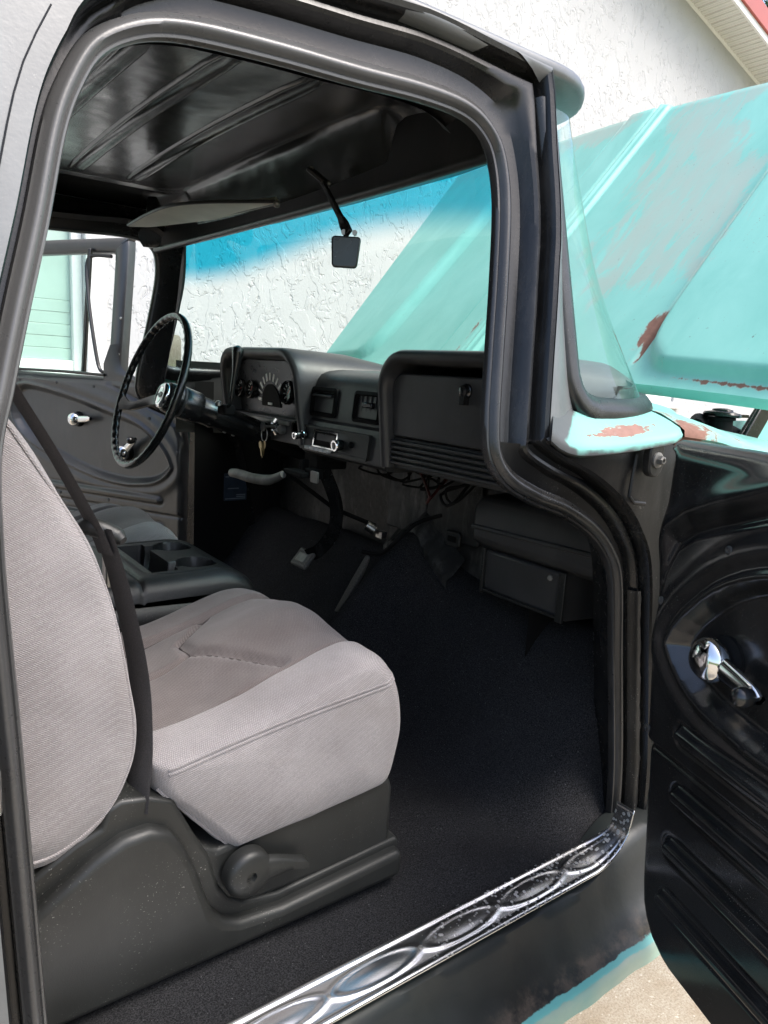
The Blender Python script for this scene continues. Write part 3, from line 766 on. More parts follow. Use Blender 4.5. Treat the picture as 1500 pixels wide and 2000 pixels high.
for xx in (.335, .503, .671, .839, 1.007):
    for vv in (.5,):
        g = G(); g.lathe((xx, lerp(-.010, -.076, vv), sill_z(xx, vv) - .001), (0, 0, 1), [(0, .0052), (.002, .0050), (.0034, .0032), (.0036, .001)], 12); g.build('screw', 'chip', sill)

# ---- fender (passenger side) with rolled door edge
rows = []
for k in range(41):
    x = lerp(1.246, 3.0, (k / 40) ** 1.3)
    ye = interp([1.24, 1.35, 1.55, 2.0, 3.0], [-.020, -.030, -.038, -.06, -.06], x); ze = interp([1.24, 1.35, 1.57, 2.0, 3.0], [1.382, 1.372, 1.330, 1.28, 1.2], x)
    rows.append([(x, .30, 1.30), (x, .285, 1.375), (x, .27, ze + .042), (x, .20, ze + .047), (x, .11, ze + .040), (x, .03, ze + .022), (x, ye + .012, ze + .004), (x, ye, ze - .004), (x, ye - .002, ze - .016), (x, ye + .012, ze - .022), (x, ye + .02, ze - .04)])
g = G(); g.grid(rows)
fen = g.build('fender', 'turq', truck, 50, attrs={'wear': lambda x, y, z: .40 * math.exp(-((x - 1.25) / .08) ** 2) + .30 * math.exp(-((y + .02) / .02) ** 2) + (.18 if y < .15 else 0), 'fade': lambda x, y, z: 0.0})
fen['label'] = 'turquoise front fender top with rust flecks'
rows = [[(x, lerp(-.06, -.14, t) if t < .5 else -.10, lerp(interp([1.32, 1.57, 2.0, 3.0], [1.345, 1.30, 1.25, 1.17], x), .55, t)) for t in (0, .1, .3, .5, .8, 1)] for x in (1.34, 1.6, 1.9, 2.3, 3.0)]
g = G(); g.grid(rows); g.build('fender_side', 'turq', truck, 60)
# inner wing and bay behind it
g = G(); g.grid([[(x, .30, z) for z in (1.30, 1.0, .6)] for x in (1.24, 2, 3.0)]); g.build('inner_wing', 'void', truck)
g = G(); g.grid([[(x, W - .3, z) for z in (1.40, 1.0, .6)] for x in (1.45, 2, 3.0)]); g.build('inner_wing', 'void', truck)

# ---- hood, propped open
HO = Vector((1.534, 0, 1.472)); HE = Vector((.682, 0, .731)); HN = Vector((-.731, 0, .682))
def hood_y(s, y): return y + (s / 1.3) * (-.23 * sm(.26, -.03, y) + .275 * sm(1.56, 1.785, y))
def hood_h(s, y):
    h = -.05 * ((y - .91) / .95) ** 2
    # raised shoulder either side with a rolled front corner
    for sg in (0, 1):
        yy = y if sg == 0 else 1.82 - y
        edge = .342 - .075 * math.exp(-(s - .05) / .05) if s > .03 else -9
        h += .030 * sm(edge + .012, edge - .018, yy) * sm(.035, .07, s)
    # centre spear: flat band between two creases
    band = sm(.905, .922, y) * sm(1.085, 1.065, y)
    h += .014 * band + .007 * math.exp(-((y - .942) / .007) ** 2) - .009 * math.exp(-((y - .961) / .006) ** 2) - .008 * math.exp(-((y - 1.088) / .006) ** 2)
    h -= .010 * math.exp(-((y - (.352)) / .007) ** 2) * sm(.05, .1, s)
    return h
vs = sorted(set([round(-.03 + 1.815 * i / 90, 4) for i in range(91)] + [round(.305 + .0035 * i, 4) for i in range(20)] + [round(.895 + .0035 * i, 4) for i in range(32)] + [round(1.045 + .0035 * i, 4) for i in range(18)]))
ss = [0, .006, .014, .022, .03, .036, .042, .05, .058, .066, .075, .09, .11] + [.13 + 1.17 * i / 46 for i in range(47)] 
def hood_pt(s, v):
    y = hood_y(s, v); return HO + HE * s + Vector((0, y, 0)) + HN * hood_h(s, y)
rows = [[hood_pt(s, v) for v in vs] for s in ss]
rows.append([p + HE * .015 - HN * .012 for p in rows[-1]]); rows.append([p - HN * .03 for p in rows[-1]])
rows.insert(0, [p - HE * .006 - HN * .012 for p in rows[0]]); rows.insert(0, [p - HN * .02 + HE * .004 for p in rows[0]])
def h_sy(x, y, z): return ((Vector((x, 0, z)) - Vector((HO.x, 0, HO.z))).dot(HE), y)
PATCH = [(.30, .60), (.34, .50), (.42, .36), (.58, .345), (.82, .37), (1.10, .62), (1.28, .55), (1.3, .85), (.90, .80), (.62, .75), (.36, .66)]
def hfade(x, y, z):
    s, y = h_sy(x, y, z); d = sdist(s, y, PATCH)
    f = .70 * sm(.12, -.06, d)
    f = max(f, .85 * math.exp(-((s - 1.27) / .12) ** 2) * sm(.95, 1.1, y))
    return f
def hwear(x, y, z):
    s, y = h_sy(x, y, z)
    e = abs(y - .352); w = .60 * math.exp(-(e / .006) ** 2) * sm(.05, .1, s)
    w += .95 * math.exp(-((s - .19) / .065) ** 2) * math.exp(-((y - .368) / .022) ** 2)
    w += .55 * math.exp(-((s - .028) / .008) ** 2) * sm(.30, .15, y)
    w += .40 * math.exp(-((y - .99) / .012) ** 2) * math.exp(-((s - .16) / .1) ** 2)
    w += .16 + .12 * math.exp(-((s - .05) / .06) ** 2)
    return w
g = G(); g.grid(rows); hood = g.build('hood', 'turq', truck, 60, attrs={'fade': hfade, 'wear': hwear}); hood['label'] = 'open turquoise hood with rubbed grey primer patches'
# hood hinge arms and braces in the bay
for (a, b, c, yy) in (((1.80, 1.30), (1.90, 1.42), (2.0, 1.52), .16), ((1.86, 1.22), (2.03, 1.40), (2.16, 1.70), .24)):
    g = G()
    for p, q in ((a, b), (b, c)):
        d = Vector((q[0] - p[0], 0, q[1] - p[1])); m = Vector(((p[0] + q[0]) / 2, yy, (p[1] + q[1]) / 2))
        g.box(m, (d.length + .02, .012, .055), Matrix.Rotation(-math.atan2(d.z, d.x), 3, 'Y'))
    hh = g.build('hood_hinge', 'black', truck, bevel=.004)
    g = G(); g.lathe((b[0], yy - .012, b[1] + .01), (0, -1, 0), [(0, .017), (.006, .017), (.010, .010), (.011, .004)], 16); g.build('pivot_bolt', 'chip', hh)
# radiator cap with lever on its neck
g = G(); g.lathe((1.80, .22, 1.345), (0, 0, 1), [(0, .030), (.035, .028), (.036, .034), (.042, .034), (.043, .024)], 24); rc = g.build('filler_neck', 'void', truck)
g = G(); g.lathe((1.80, .22, 1.389), (.06, 0, 1), [(0, .043), (.005, .046), (.010, .043), (.014, .026), (.018, .024), (.021, .012)], 24); g.box((1.862, .205, 1.392), (.06, .014, .008)); g.build('filler_cap', 'black', rc)
g = G(); g.tube([(1.72, .24, 1.36), (1.78, .27, 1.372), (1.88, .28, 1.362), (1.99, .27, 1.33)], .022, 12); g.build('bay_hose', 'void', truck)

for sg in (0, 1):
    rows = [[(x, (W - y if sg else y), z) for y, z in ((.0, .55), (-.045, .58), (-.062, .75), (-.066, .95), (-.058, 1.12), (-.05, 1.18), (-.03, 1.20), (.02, 1.20), (.02, .75))] for x in [-.62 - 2.0 * k / 20 for k in range(21)]]
    g = G(); g.grid(rows); g.build('bed_side', 'turq', truck, 50)
g = G(); g.grid([[(x, y, .76) for y in (.02, .9, W - .02)] for x in (-.62, -1.6, -2.62)]); g.build('bed_floor', 'void', truck)
g = G(); g.grid([[(-2.62, y, z) for y in (-.05, .9, W + .05)] for z in (.6, .9, 1.2)]); g.build('tailgate', 'turq', truck)
for wx in (2.42, -1.45):
    for sg in (0, 1):
        wy = W - .08 if sg else .08; d_ = 1 if sg else -1
        g = G(); g.lathe((wx, wy - d_ * .11, .36), (0, d_, 0), [(0, .19), (.0, .30), (.02, .345), (.06, .36), (.16, .36), (.20, .345), (.22, .30), (.215, .20), (.20, .19)], 40); wh = g.build('wheel', 'void', truck)
        g = G(); g.lathe((wx, wy - d_ * .09, .36), (0, d_, 0), [(0, .05), (.03, .19), (.17, .195), (.185, .185), (.15, .12), (.17, .06), (.175, .01)], 32); g.build('wheel_rim', 'chip', wh)

# ================================================================== DOORS (same pressing both sides)
RIM = [(.080, .853), (.080, 1.10), (.088, 1.15), (.110, 1.196), (.145, 1.222), (.19, 1.241), (.28, 1.275), (.38, 1.312), (.46, 1.338), (.55, 1.346), (1.08, 1.346), (1.08, .853)]
_ov, _ = spline([(.135, 1.040, 0), (.150, 1.072, 0), (.172, 1.099, 0), (.225, 1.150, 0), (.30, 1.190, 0), (.42, 1.220, 0), (.6, 1.262, 0), (.80, 1.296, 0), (.93, 1.302, 0), (.985, 1.25, 0), (.96, 1.15, 0), (.87, 1.085, 0), (.746, 1.040, 0), (.62, 1.002, 0), (.488, .974, 0), (.36, .964, 0), (.284, .970, 0), (.216, .982, 0), (.165, 1.008, 0), (.135, 1.040, 0)], 70)
OVAL = [(p.x, p.y) for p in _ov[:-1]]
RIBS = (.903, .795, .700, .605)
def np_poly(u, z, pts, closed=True):
    """signed distance of arrays u,z to a closed polygon (negative inside)"""
    d = np.full(u.shape, 9.0); ins = np.zeros(u.shape, bool); n_ = len(pts)
    for i in range(n_):
        ax, ay = pts[i]; bx, by = pts[(i + 1) % n_]; dx, dy = bx - ax, by - ay
        t = np.clip(((u - ax) * dx + (z - ay) * dy) / (dx * dx + dy * dy + 1e-12), 0, 1)
        d = np.minimum(d, np.hypot(u - ax - t * dx, z - ay - t * dy))
        if ay != by: ins ^= ((ay > z) != (by > z)) & (u < dx * (z - ay) / (by - ay) + ax)
    return np.where(ins, -d, d)
def nsm(a, b, x):
    t = np.clip((x - a) / (b - a), 0, 1); return t * t * (3 - 2 * t)
def door_hn(u, z):
    dr = np_poly(u, z, RIM)
    h = .007 * nsm(.004, -.005, dr) - .004 * np.exp(-((dr - .008) / .005) ** 2)
    h = h + .012 * np.exp(-((dr - .045) / .024) ** 2) * (z > 1.0)
    do = np_poly(u, z, OVAL)
    h = h + .011 * np.exp(-((do - .013) / .0075) ** 2) - .020 * nsm(.006, -.016, do) + .007 * np.exp(-((do - .05) / .02) ** 2)
    for zr in RIBS:
        d = np.hypot(z - zr, np.maximum(0, np.maximum(.185 - u, u - .97)))
        h = h + .014 * nsm(.0165, .0055, d) - .003 * np.exp(-((d - .020) / .004) ** 2)
    return h
def door_h(u, z): return float(door_hn(np.array([u]), np.array([z]))[0])
def make_door(H, ang, sy, edge, name, label, glass):
    """H hinge point, ang opening angle, sy -1 passenger / +1 driver"""
    U = Vector((-math.cos(R(ang)), sy * math.sin(R(ang)), 0)); Nn = Vector((-math.sin(R(ang)), -sy * math.cos(R(ang)), 0)); Hh = Vector((H[0], H[1], 0))
    P = lambda u, z, n_=0.0: Hh + U * u + Nn * n_ + Vector((0, 0, z))
    shell_root = None
    U1 = 1.10
    def u_0(z): return interp([e[1] for e in edge], [e[0] for e in edge], z)
    zs = [edge[0][1] + (1.338 - edge[0][1]) * (i / 240) for i in range(241)]
    fr_ = [(j / 150) * .42 for j in range(151)] + [.42 + .58 * j / 60 for j in range(1, 61)] if sy < 0 else [j / 190 for j in range(191)]
    rows = []
    for z in zs:
        a = u_0(z); us = [a, a + .002, a + .006, a + .012, a + .02] + [lerp(a + .028, U1, t) for t in fr_]
        ua = np.array(us); hs_ = door_hn(ua, np.full(len(us), z)) - .030 * (1 - np.sqrt(np.maximum(0, 1 - (1 - np.minimum(1, (ua - a) / .02)) ** 2)))
        rows.append([P(u, z, float(h_)) for u, h_ in zip(us, hs_)])
    # top edge: rolls over towards the glass slot
    for z, n_ in ((1.352, -.003), (1.362, -.010), (1.368, -.022), (1.368, -.036), (1.360, -.045)):
        a = u_0(1.338); us = [a, a + .002, a + .006, a + .012, a + .02] + [lerp(a + .028, U1, t) for t in fr_]
        rows.append([P(u, z, n_) for u in us])
    # bottom return
    rows.insert(0, [p - Nn * .05 for p in rows[0]])
    g = G(); g.grid(rows)
    # outer skin
    sk = []
    for k in range(24):
        z = lerp(edge[0][1], 1.36, k / 23); a = u_0(z)
        sk.append([P(lerp(a, U1, j / 12), z, -.075 - .035 * math.sin(math.pi * k / 23) ** .6) for j in range(13)])
    inner = g.build('door', 'door' if sy < 0 else 'door_lit', truck, 60); inner['label'] = label
    g = G(); g.grid(sk); g.build('door_skin', 'turq', inner, 60)
    for uu in (0, 1):
        g = G(); g.grid([[P(U1 if uu else u_0(z), z, -.03), P(U1 if uu else u_0(z), z, -.112)] for z in zs[::8]]); g.build('door_edge', 'black', inner, 60)
    # window frame: front post with swept foot, top rail, rear post
    ft = [(.408, 1.37), (.408, 1.86), (.420, 1.895), (.450, 1.91), (1.0, 1.905), (1.045, 1.89), (1.07, 1.85), (1.10, 1.37)]
    fi = [(.478, 1.37), (.478, 1.82), (.486, 1.842), (.508, 1.853), (.96, 1.848), (.985, 1.835), (1.0, 1.81), (1.03, 1.37)]
    fo_, _ = spline([(a, 0, b) for a, b in ft], 90); fi_, _ = spline([(a, 0, b) for a, b in fi], 90)
    rows = []
    for a, b in zip(fo_, fi_):
        lean = lambda z: -.02 - (z - 1.36) * .10
        pr = []
        for t, d in ((0, -.040), (0, -.006), (.06, .0), (.35, .006), (.7, .004), (.9, -.002), (1.0, -.008), (1.0, -.04)):
            c = a.lerp(b, t); pr.append(P(c.x, c.z, lean(c.z) + d))
        rows.append(pr)
    # swept foot of the front post, running down into the shoulder of the door
    g = G(); g.grid(rows, cu=True)
    ftp, _ = spline([(.408, 0, 1.50), (.402, 0, 1.44), (.380, 0, 1.40), (.315, 0, 1.375), (.25, 0, 1.360)], 24)
    rows = [[P(p.x, p.z, -.012), P(p.x + .03, p.z - .006, .0), P(p.x + .07, min(p.z - .01, 1.42), -.004), P(p.x + .07, 1.33, -.004)] for p in ftp]
    g.grid(rows)
    fr = g.build('window_frame', 'black' if sy < 0 else 'door_lit', inner, 50)
    for zz in (1.60, 1.46):
        g = G(); q = P(.415, zz, -.012 - (zz - 1.36) * .10); g.lathe(q, Nn, [(0, .005), (.002, .005), (.003, .003)], 10); g.build('screw', 'steel', inner)
    # vent window: divider bar, tilted frame, then the main glass
    ln = lambda z: -.035 - (z - 1.36) * .10
    g = G(); g.box(P(.622, 1.62, ln(1.62)), (.016, .016, .50), Matrix((U, Nn, Vector((0, 0, 1)))).transposed() @ Matrix.Rotation(-.10, 3, 'Y')); g.build('vent_divider', 'rubber', inner, bevel=.003)
    vf, _ = spline([(.475, 0, 1.40), (.50, 0, 1.385), (.53, 0, 1.43), (.585, 0, 1.63), (.612, 0, 1.78), (.605, 0, 1.83), (.57, 0, 1.842), (.49, 0, 1.838)], 50)
    g = G(); g.tube([P(p.x, p.z, ln(p.z) + .016 + .05 * (p.x - .475)) for p in vf], .0075, 8); g.build('vent_frame', 'rubber', inner)
    g = G(); g.grid([[P(u, z, ln(z)) for u in (.63, .8, 1.03)] for z in (1.35, 1.5, 1.7, 1.85)]); g.build('window_glass', glass, inner, 180)
    g = G(); g.tube([P(.47, 1.375, .0), P(.7, 1.378, .0), P(1.06, 1.374, .0)], .006, 8); g.build('belt_seal', 'rubber', inner)
    # screws of the access panel
    for u, z in ((.229, 1.222), (.092, 1.101), (.094, .872), (.52, 1.328), (.72, 1.332), (.94, 1.332), (.45, .872), (.72, .872)):
        g = G(); q = P(u, z, door_h(u, z) - .001); g.lathe(q, Nn, [(0, .0075), (.0015, .0075), (.003, .0055), (.0032, .003), (.0018, .0016), (.0018, .0003)], 14); g.build('screw', 'dash', inner)
    # window crank and door handle
    def crank(u, z, dirv, ln_, knob, nm, k_=1.0):
        bz = door_h(u, z); c = P(u, z, bz); d = (U * dirv[0] + Vector((0, 0, dirv[1]))).normalized(); side = d.cross(Nn)
        g = G(); g.lathe(c - Nn * .002, Nn, [(0, .026 * k_), (.006, .026 * k_), (.010, .020 * k_), (.012, .018 * k_)], 24); b_ = g.build('escutcheon', 'void', inner)
        g = G(); g.lathe(c + Nn * .010, Nn, [(a_ * k_, r_ * k_) for a_, r_ in ((0, .017), (.008, .0235), (.016, .0245), (.022, .0225), (.029, .016), (.032, .007), (.0325, .001))], 24)
        rows = []
        for k in range(13):
            t = k / 12; q = c + Nn * (.018 * k_ + .014 * t) + d * (ln_ * t); w = k_ * lerp(.014, .0095, t) * (1 if k < 11 else .85 if k == 11 else .5); hgt = k_ * lerp(.010, .006, t)
            rows.append([q + side * w * math.cos(a) + Nn * hgt * math.sin(a) for a in [2 * math.pi * j / 14 for j in range(14)]])
        g.grid(rows, cu=True); g.build(nm, 'chrome', inner, 60)
        if knob:
            q = c + Nn * (.020 + .014 * k_) + d * ln_ * .90
            g = G(); g.lathe(q - Nn * .006, Nn, [(0, .007), (.008, .007), (.012, .012), (.024, .0145), (.034, .013), (.040, .007), (.041, .001)], 20); g.build('crank_knob', 'wheel', inner)
    if sy < 0: crank(.229, 1.052, (1, -.10), .115, True, 'window_crank', 1.4)
    else: crank(.365, 1.075, (-.75, .62), .10, True, 'window_crank', 1.3)
    crank(.625, 1.188, (-1, .10), .10, False, 'door_handle', 1.2)
    return inner, P
pd, PP = make_door((1.13, -.035), 69, -1, [(.30, .498), (.215, .4985), (.18, .506), (.155, .519), (.136, .54), (.124, .563), (.116, .60), (.109, .654), (.088, .84), (.060, 1.063), (.048, 1.243), (.050, 1.338)], 'passenger', 'open passenger door with glossy black inner panel', 'door_glass')
dd, DP = make_door((1.08, 1.86), 61, 1, [(.30, .498), (.16, .499), (.12, .508), (.095, .53), (.082, .56), (.078, .60), (.075, .84), (.07, 1.063), (.065, 1.243), (.062, 1.338)], 'driver', 'open driver door with black inner panel and chrome handles', 'door_glass')
# exterior mirror on the driver door
g = G(); g.prism(rrect(-.055, .055, -.075, .075, .03), lambda a, b, t: (1.03 + a * .8 + t * .3, 2.03 + a * .6 - t, 1.475 + b), 0, .025); xm = g.build('side_mirror', 'chrome', truck, bevel=.006)
g = G(); g.tube([(1.02, 1.99, 1.37), (1.03, 2.03, 1.40), (1.03, 2.04, 1.44)], .008, 8); g.build('mirror_arm', 'steel', xm)

# ================================================================== FLOOR, FIREWALL, UNDER-DASH
def floor_z(x, y):
    toe = .33 * sm(1.0, 1.36, x) * sm(-.01, .10, y)
    hump = math.exp(-((y - .82) / .13) ** 2) * (.05 + .30 * sm(.85, 1.30, x)) * sm(.3, .8, x)
    z = .575 + max(toe, hump) + .25 * min(toe, hump)
    z += .004 * math.sin(x * 23 + y * 11) * math.sin(y * 19 - x * 7)
    return z
def fl_pt(i, j):
    x = -.5 + 1.88 * i / 120; y0_ = -.012; y = y0_ + (W + .018 - y0_) * j / 120
    return (x, y, floor_z(x, y))
rows = [[fl_pt(i, j) for j in range(121)] for i in range(121)]
g = G(); g.grid(rows); g.build('floor_carpet', 'carpet', truck, 60)['label'] = 'black loop carpet over floor and transmission hump'
g = G(); g.grid([[(x, y, .548) for y in (-.075, .4, 1.0, W + .07)] for x in (-.5, .4, 1.0, 1.385)]); g.build('floor_pan', 'void', truck)
# firewall sheet with a bulge behind the hump, stiffening plates
rows = [[(1.385 + .02 * math.sin(z * 9) * math.sin(y * 7), y, z) for y in [.03 + (W - .06) * j / 40 for j in range(41)]] for z in [.55 + .80 * i / 30 for i in range(31)]]
g = G(); g.grid(rows); fwall = g.build('firewall', 'firewall', truck, 60)
def plate(y0, y1, z0, z1, x, nm, mat, t=.01, par=None, b=.004):
    g = G(); g.prism(rrect(y0, y1, z0, z1, .012, 4), lambda a, c, q: (q, a, c), x, x + t); return g.build(nm, mat, par or fwall, bevel=b)
plate(.60, .82, 1.00, 1.26, 1.352, 'cover_plate', 'firewall'); plate(.835, 1.02, .98, 1.25, 1.358, 'cover_plate', 'firewall'); plate(.42, .585, 1.01, 1.2, 1.356, 'cover_plate', 'firewall')
plate(.66, .72, .985, 1.03, 1.340, 'bracket_tab', 'firewall')
g = G(); g.prism(rrect(.672, .706, 1.0, 1.016, .003, 2), lambda a, c, q: (q, a, c), 1.3375, 1.3385); g.build('tab_slot', 'void', fwall)
# torn edge of the hump cover
tp = [Vector((lerp(1.335, 1.30, t / 39), lerp(.98, .64, t / 39), floor_z(lerp(1.335, 1.30, t / 39), lerp(.98, .64, t / 39)) + .006)) for t in range(40)]
g = G(); g.grid([[p + Vector((.05, 0, .06)), p + Vector((.01, 0, .022 + .004 * math.sin(k * 1.7))), p + Vector((-.014, 0, .004 + .004 * math.sin(k * 2.3))), p + Vector((-.012, 0, -.03))] for k, p in enumerate(tp)]); g.build('hump_edge', 'firewall', truck, 60)
# heater duct and box at the passenger side
g = G(); g.prism([(1.20, 1.07), (1.20, 1.145), (1.22, 1.175), (1.36, 1.18), (1.36, 1.05), (1.23, 1.05)], lambda a, c, q: (a, q, c), .10, .47); duct = g.build('heater_duct', 'dash', truck, bevel=.012)
g = G(); g.tube([(1.199, .11, 1.112), (1.198, .25, 1.108), (1.199, .465, 1.102)], .006, 8); g.build('duct_rib', 'dash', duct)
g = G(); g.prism([(1.215, .955), (1.215, 1.05), (1.36, 1.055), (1.36, .93), (1.24, .94)], lambda a, c, q: (a, q, c), .19, .43); hb = g.build('heater_box', 'dash', truck, bevel=.006)
g = G(); g.box((1.21, .43, 1.0), (.008, .008, .11)); g.box((1.21, .19, 1.0), (.008, .018, .11)); g.box((1.21, .31, .953), (.006, .24, .006)); g.build('box_flange', 'plastic', hb, bevel=.001)
g = G(); g.lathe((1.21, .225, 1.035), (-1, 0, 0), [(0, .007), (.003, .006), (.004, .003)], 8); g.build('screw', 'chip', hb)
# wiring below the dash
for k in range(9):
    rr = random.Random(k); y = .52 + .05 * k * .8
    pts = [(1.16 + rr.uniform(-.05, .08), y + rr.uniform(-.03, .03), 1.235)]
    for q in range(3): pts.append((1.2 + rr.uniform(-.06, .06), y + rr.uniform(-.07, .07), 1.20 - .03 * q * rr.random() - .015 * (q == 1)))
    pts.append((1.3, y + rr.uniform(-.05, .05), 1.23)); sp_, _ = spline(pts, 24)
    g = G(); g.tube(sp_, .0028 + .0015 * rr.random(), 6); g.build('wire', 'wire_red' if k == 3 else 'void', truck)
# kick panels, side of the footwell
for drv in (False, True):
    yk = W - .055 if drv else .022
    g = G(); g.grid([[(x, yk + (.01 if drv else -.01) * math.sin(x * 8), z) for x in ((1.03, 1.10, 1.18, 1.28, 1.39) if drv else (1.215, 1.24, 1.28, 1.33, 1.39))] for z in (.55, .8, 1.0, 1.2, 1.38)]); kp = g.build('kick_panel', 'void', truck)
    if drv:
        g = G(); g.prism(rrect(1.135, 1.228, .94, 1.045, .003, 2), lambda a, c, q: (a, q, c), yk - .02, yk - .018); lb = g.build('notice_label', 'label', truck); lb['label'] = 'blue-grey printed notice on the kick panel'
        for (a, b, c) in ((1.15, 1.195, .987), (1.185, 1.222, .962), (1.185, 1.222, .955), (1.14, 1.222, .948), (1.14, 1.155, 1.032)): 
            g = G(); g.box(((a + b) / 2, yk - .0205, c), (b - a, .001, .0035)); g.build('printed_line', 'label_print', lb)
# driver-side inner sill/post that shows beside the open door
g = G(); g.prism([(1.045, .55), (1.06, 1.0), (1.075, 1.22), (1.12, 1.22), (1.12, .55)], lambda a, c, q: (a, q, c), W - .03, W + .01); g.build('post_cover', 'black', truck, bevel=.006)

# ---- pedals
g = G(); bp, _ = spline([(1.10, 1.03, 1.20), (1.12, 1.0, 1.14), (1.145, .985, 1.06), (1.15, 1.0, .98), (1.14, 1.06, .91), (1.125, 1.10, .885)], 40)
g.ring(bp, lambda i: [(-.003, -.020), (.003, -.020), (.003, .020), (-.003, .020)], up=Vector((0, .6, .8))); ped = g.build('brake_pedal', 'black', truck)
rotp = Matrix.Rotation(R(-50), 3, 'Y')
g = G(); g.box((1.118, 1.115, .872), (.062, .085, .014), rotp); g.build('pedal_pad', 'pad', ped, bevel=.006)
g = G(); g.box((1.118, 1.115, .872), (.034, .052, .0185), rotp); g.build('pad_inlay', 'chip', ped, bevel=.004)
g = G(); g.prism([(.0, .0), (.032, .004), (.05, .06), (.05, .14), (.036, .20), (.012, .205), (.004, .12)], lambda a, b, t: Vector((1.165, .985, .735)) + Vector((.0, -.62, .0)) * a * 1.1 + Vector((.06, -.60, 1.0)) * b + Vector((-1, 0, .1)) * t, 0, .012)
ac = g.build('accelerator_pedal', 'pad', truck, bevel=.004)
g = G(); al, _ = spline([(1.17, .875, .945), (1.19, .82, .95), (1.20, .77, .99), (1.24, .73, 1.05), (1.32, .72, 1.07)], 30); g.tube(al, .006, 8); g.build('pedal_rod', 'void', ac)
g = G(); g.tube([(1.10, 1.18, 1.12), (1.2, 1.08, 1.03), (1.30, 1.0, .985)], .007, 8); g.build('clutch_rod', 'void', truck)
g = G(); g.tube([(1.268, 1.0, .99), (1.288, .985, .975)], .016, 10); g.box((1.30, .965, .965), (.02, .03, .02)); g.build('rod_boot', 'steel', truck)
# ---- parking brake pull handle under the dash
g = G(); ph, _ = spline([(.93, 1.235, 1.128), (.935, 1.20, 1.130), (.95, 1.13, 1.126), (.965, 1.06, 1.132), (.975, 1.0, 1.156)], 30)
g.tube(ph, [lerp(.013, .015, min(1, i / 6)) if i < 20 else lerp(.015, .010, (i - 20) / 10) for i in range(30)], 12); pb = g.build('parking_brake_handle', 'chip', truck)
g = G(); g.box((1.0, .96, 1.165), (.04, .10, .014)); g.box((1.02, .91, 1.170), (.03, .05, .026)); g.box((1.03, .98, 1.18), (.02, .02, .04)); g.build('brake_bracket', 'void', pb, bevel=.003)
g = G(); g.prism(rrect(.835, .87, 1.155, 1.185, .004, 3), lambda a, c, q: (q, a, c), .985, .99); g.build('bracket_plate', 'chip', pb)
g = G(); g.box((1.13, 1.03, 1.20), (.10, .08, .07)); g.build('pedal_box', 'void', truck, bevel=.006)

# ================================================================== DASHBOARD
def glass_x(y):
    k = min(range(NB), key=lambda i: abs(bot[i].y - y) + (0 if bot[i].x > 1.0 else .02)); return bot[k].x
# the dashboard is drawn at 5/6 of its size; this sets it to full size at its place in the cab
def MAPV(p): return (p[0] * 1.2, p[1] * 1.2 + .156, p[2] * 1.2 - .29)
def dclip(p): return (min(p[0], (glass_x(p[1] * 1.2 + .156) - .035) / 1.2), p[1], p[2])
dash_prof = [(1.47, 1.445), (1.30, 1.450), (1.10, 1.452), (.98, 1.450), (.945, 1.445), (.925, 1.437), (.914, 1.424), (.908, 1.410), (.900, 1.335), (.897, 1.331), (.893, 1.329), (.890, 1.322), (.882, 1.268), (.884, 1.258), (.892, 1.251), (.91, 1.248), (1.0, 1.25), (1.10, 1.255)]
CO = [.447, .75]       # centre stack between the two pods
_ys = sorted([-.095 + 1.465 * j / 70 for j in range(71)] + [.402, .412, .742, .752])
def dpush(x, y): return x + (.075 if x < .99 and not (.407 < y < .747) else 0)
g = G(); g.grid([[dclip((dpush(x, y), y, z - (.018 * (1 - sm(.0, .3, min(y + .06, 1.31 - y))) if x > 1.0 else 0))) for x, z in dash_prof] for y in _ys])
dash = g.build('dashboard', 'dash', truck, 30); dash['label'] = 'black steel dashboard with two hooded pods'
def pod(y0, y1, zt, zb, rt_, rl, xf, name):
    """rounded hood: outer arch, rolled lip, deep inner reveal"""
    n_ = 14
    def arch(ins, seg=n_):
        p = []
        a0, a1, t = y0 + ins, y1 - ins, zt - ins
        r1, r2 = max(.01, rt_ - ins), max(.01, rl - ins)
        p.append((a0 - .012 * (1), zb)); p.append((a0 - .008, zb + .03)); p.append((a0 - .003, zb + .08))
        for k in range(seg + 1):
            a = R(180 - 90 * k / seg); p.append((a0 + r1 + r1 * math.cos(a), t - r1 + r1 * math.sin(a)))
        for k in range(seg + 1):
            a = R(90 - 90 * k / seg); p.append((a1 - r2 + r2 * math.cos(a), t - r2 + r2 * math.sin(a)))
        p.append((a1, zb + .05)); p.append((a1, zb))
        return p
    def at(ins, x, dz=0, tilt=0.12): return [(x - (z - zb) * tilt, y, z + dz) for y, z in arch(ins)]
    rows = [[(xf + .42, y, min(z, 1.447) if z > 1.447 else z) for y, z in arch(-.06)], [(xf + .30, y, 1.447 + (z - 1.447) * .25 if z > 1.447 else z) for y, z in arch(-.03)], [(xf + .16, y, 1.447 + (z - 1.447) * .72 if z > 1.447 else z) for y, z in arch(-.010)],
            at(0, xf + .035), at(0, xf + .012), at(.003, xf + .004), at(.008, xf), at(.016, xf), at(.022, xf + .004), at(.026, xf + .012), at(.029, xf + .06), at(.031, xf + .11, 0, .05)]
    g = G(); g.grid([[dclip(p) for p in r_] for r_ in rows]); return g.build(name, 'dash', dash, 60), arch
cl, cl_arch = pod(.735, 1.170, 1.494, 1.262, .085, .07, .875, 'instrument_pod')
gl, gl_arch = pod(-.035, .418, 1.494, 1.262, .07, .085, .875, 'glove_box_pod')
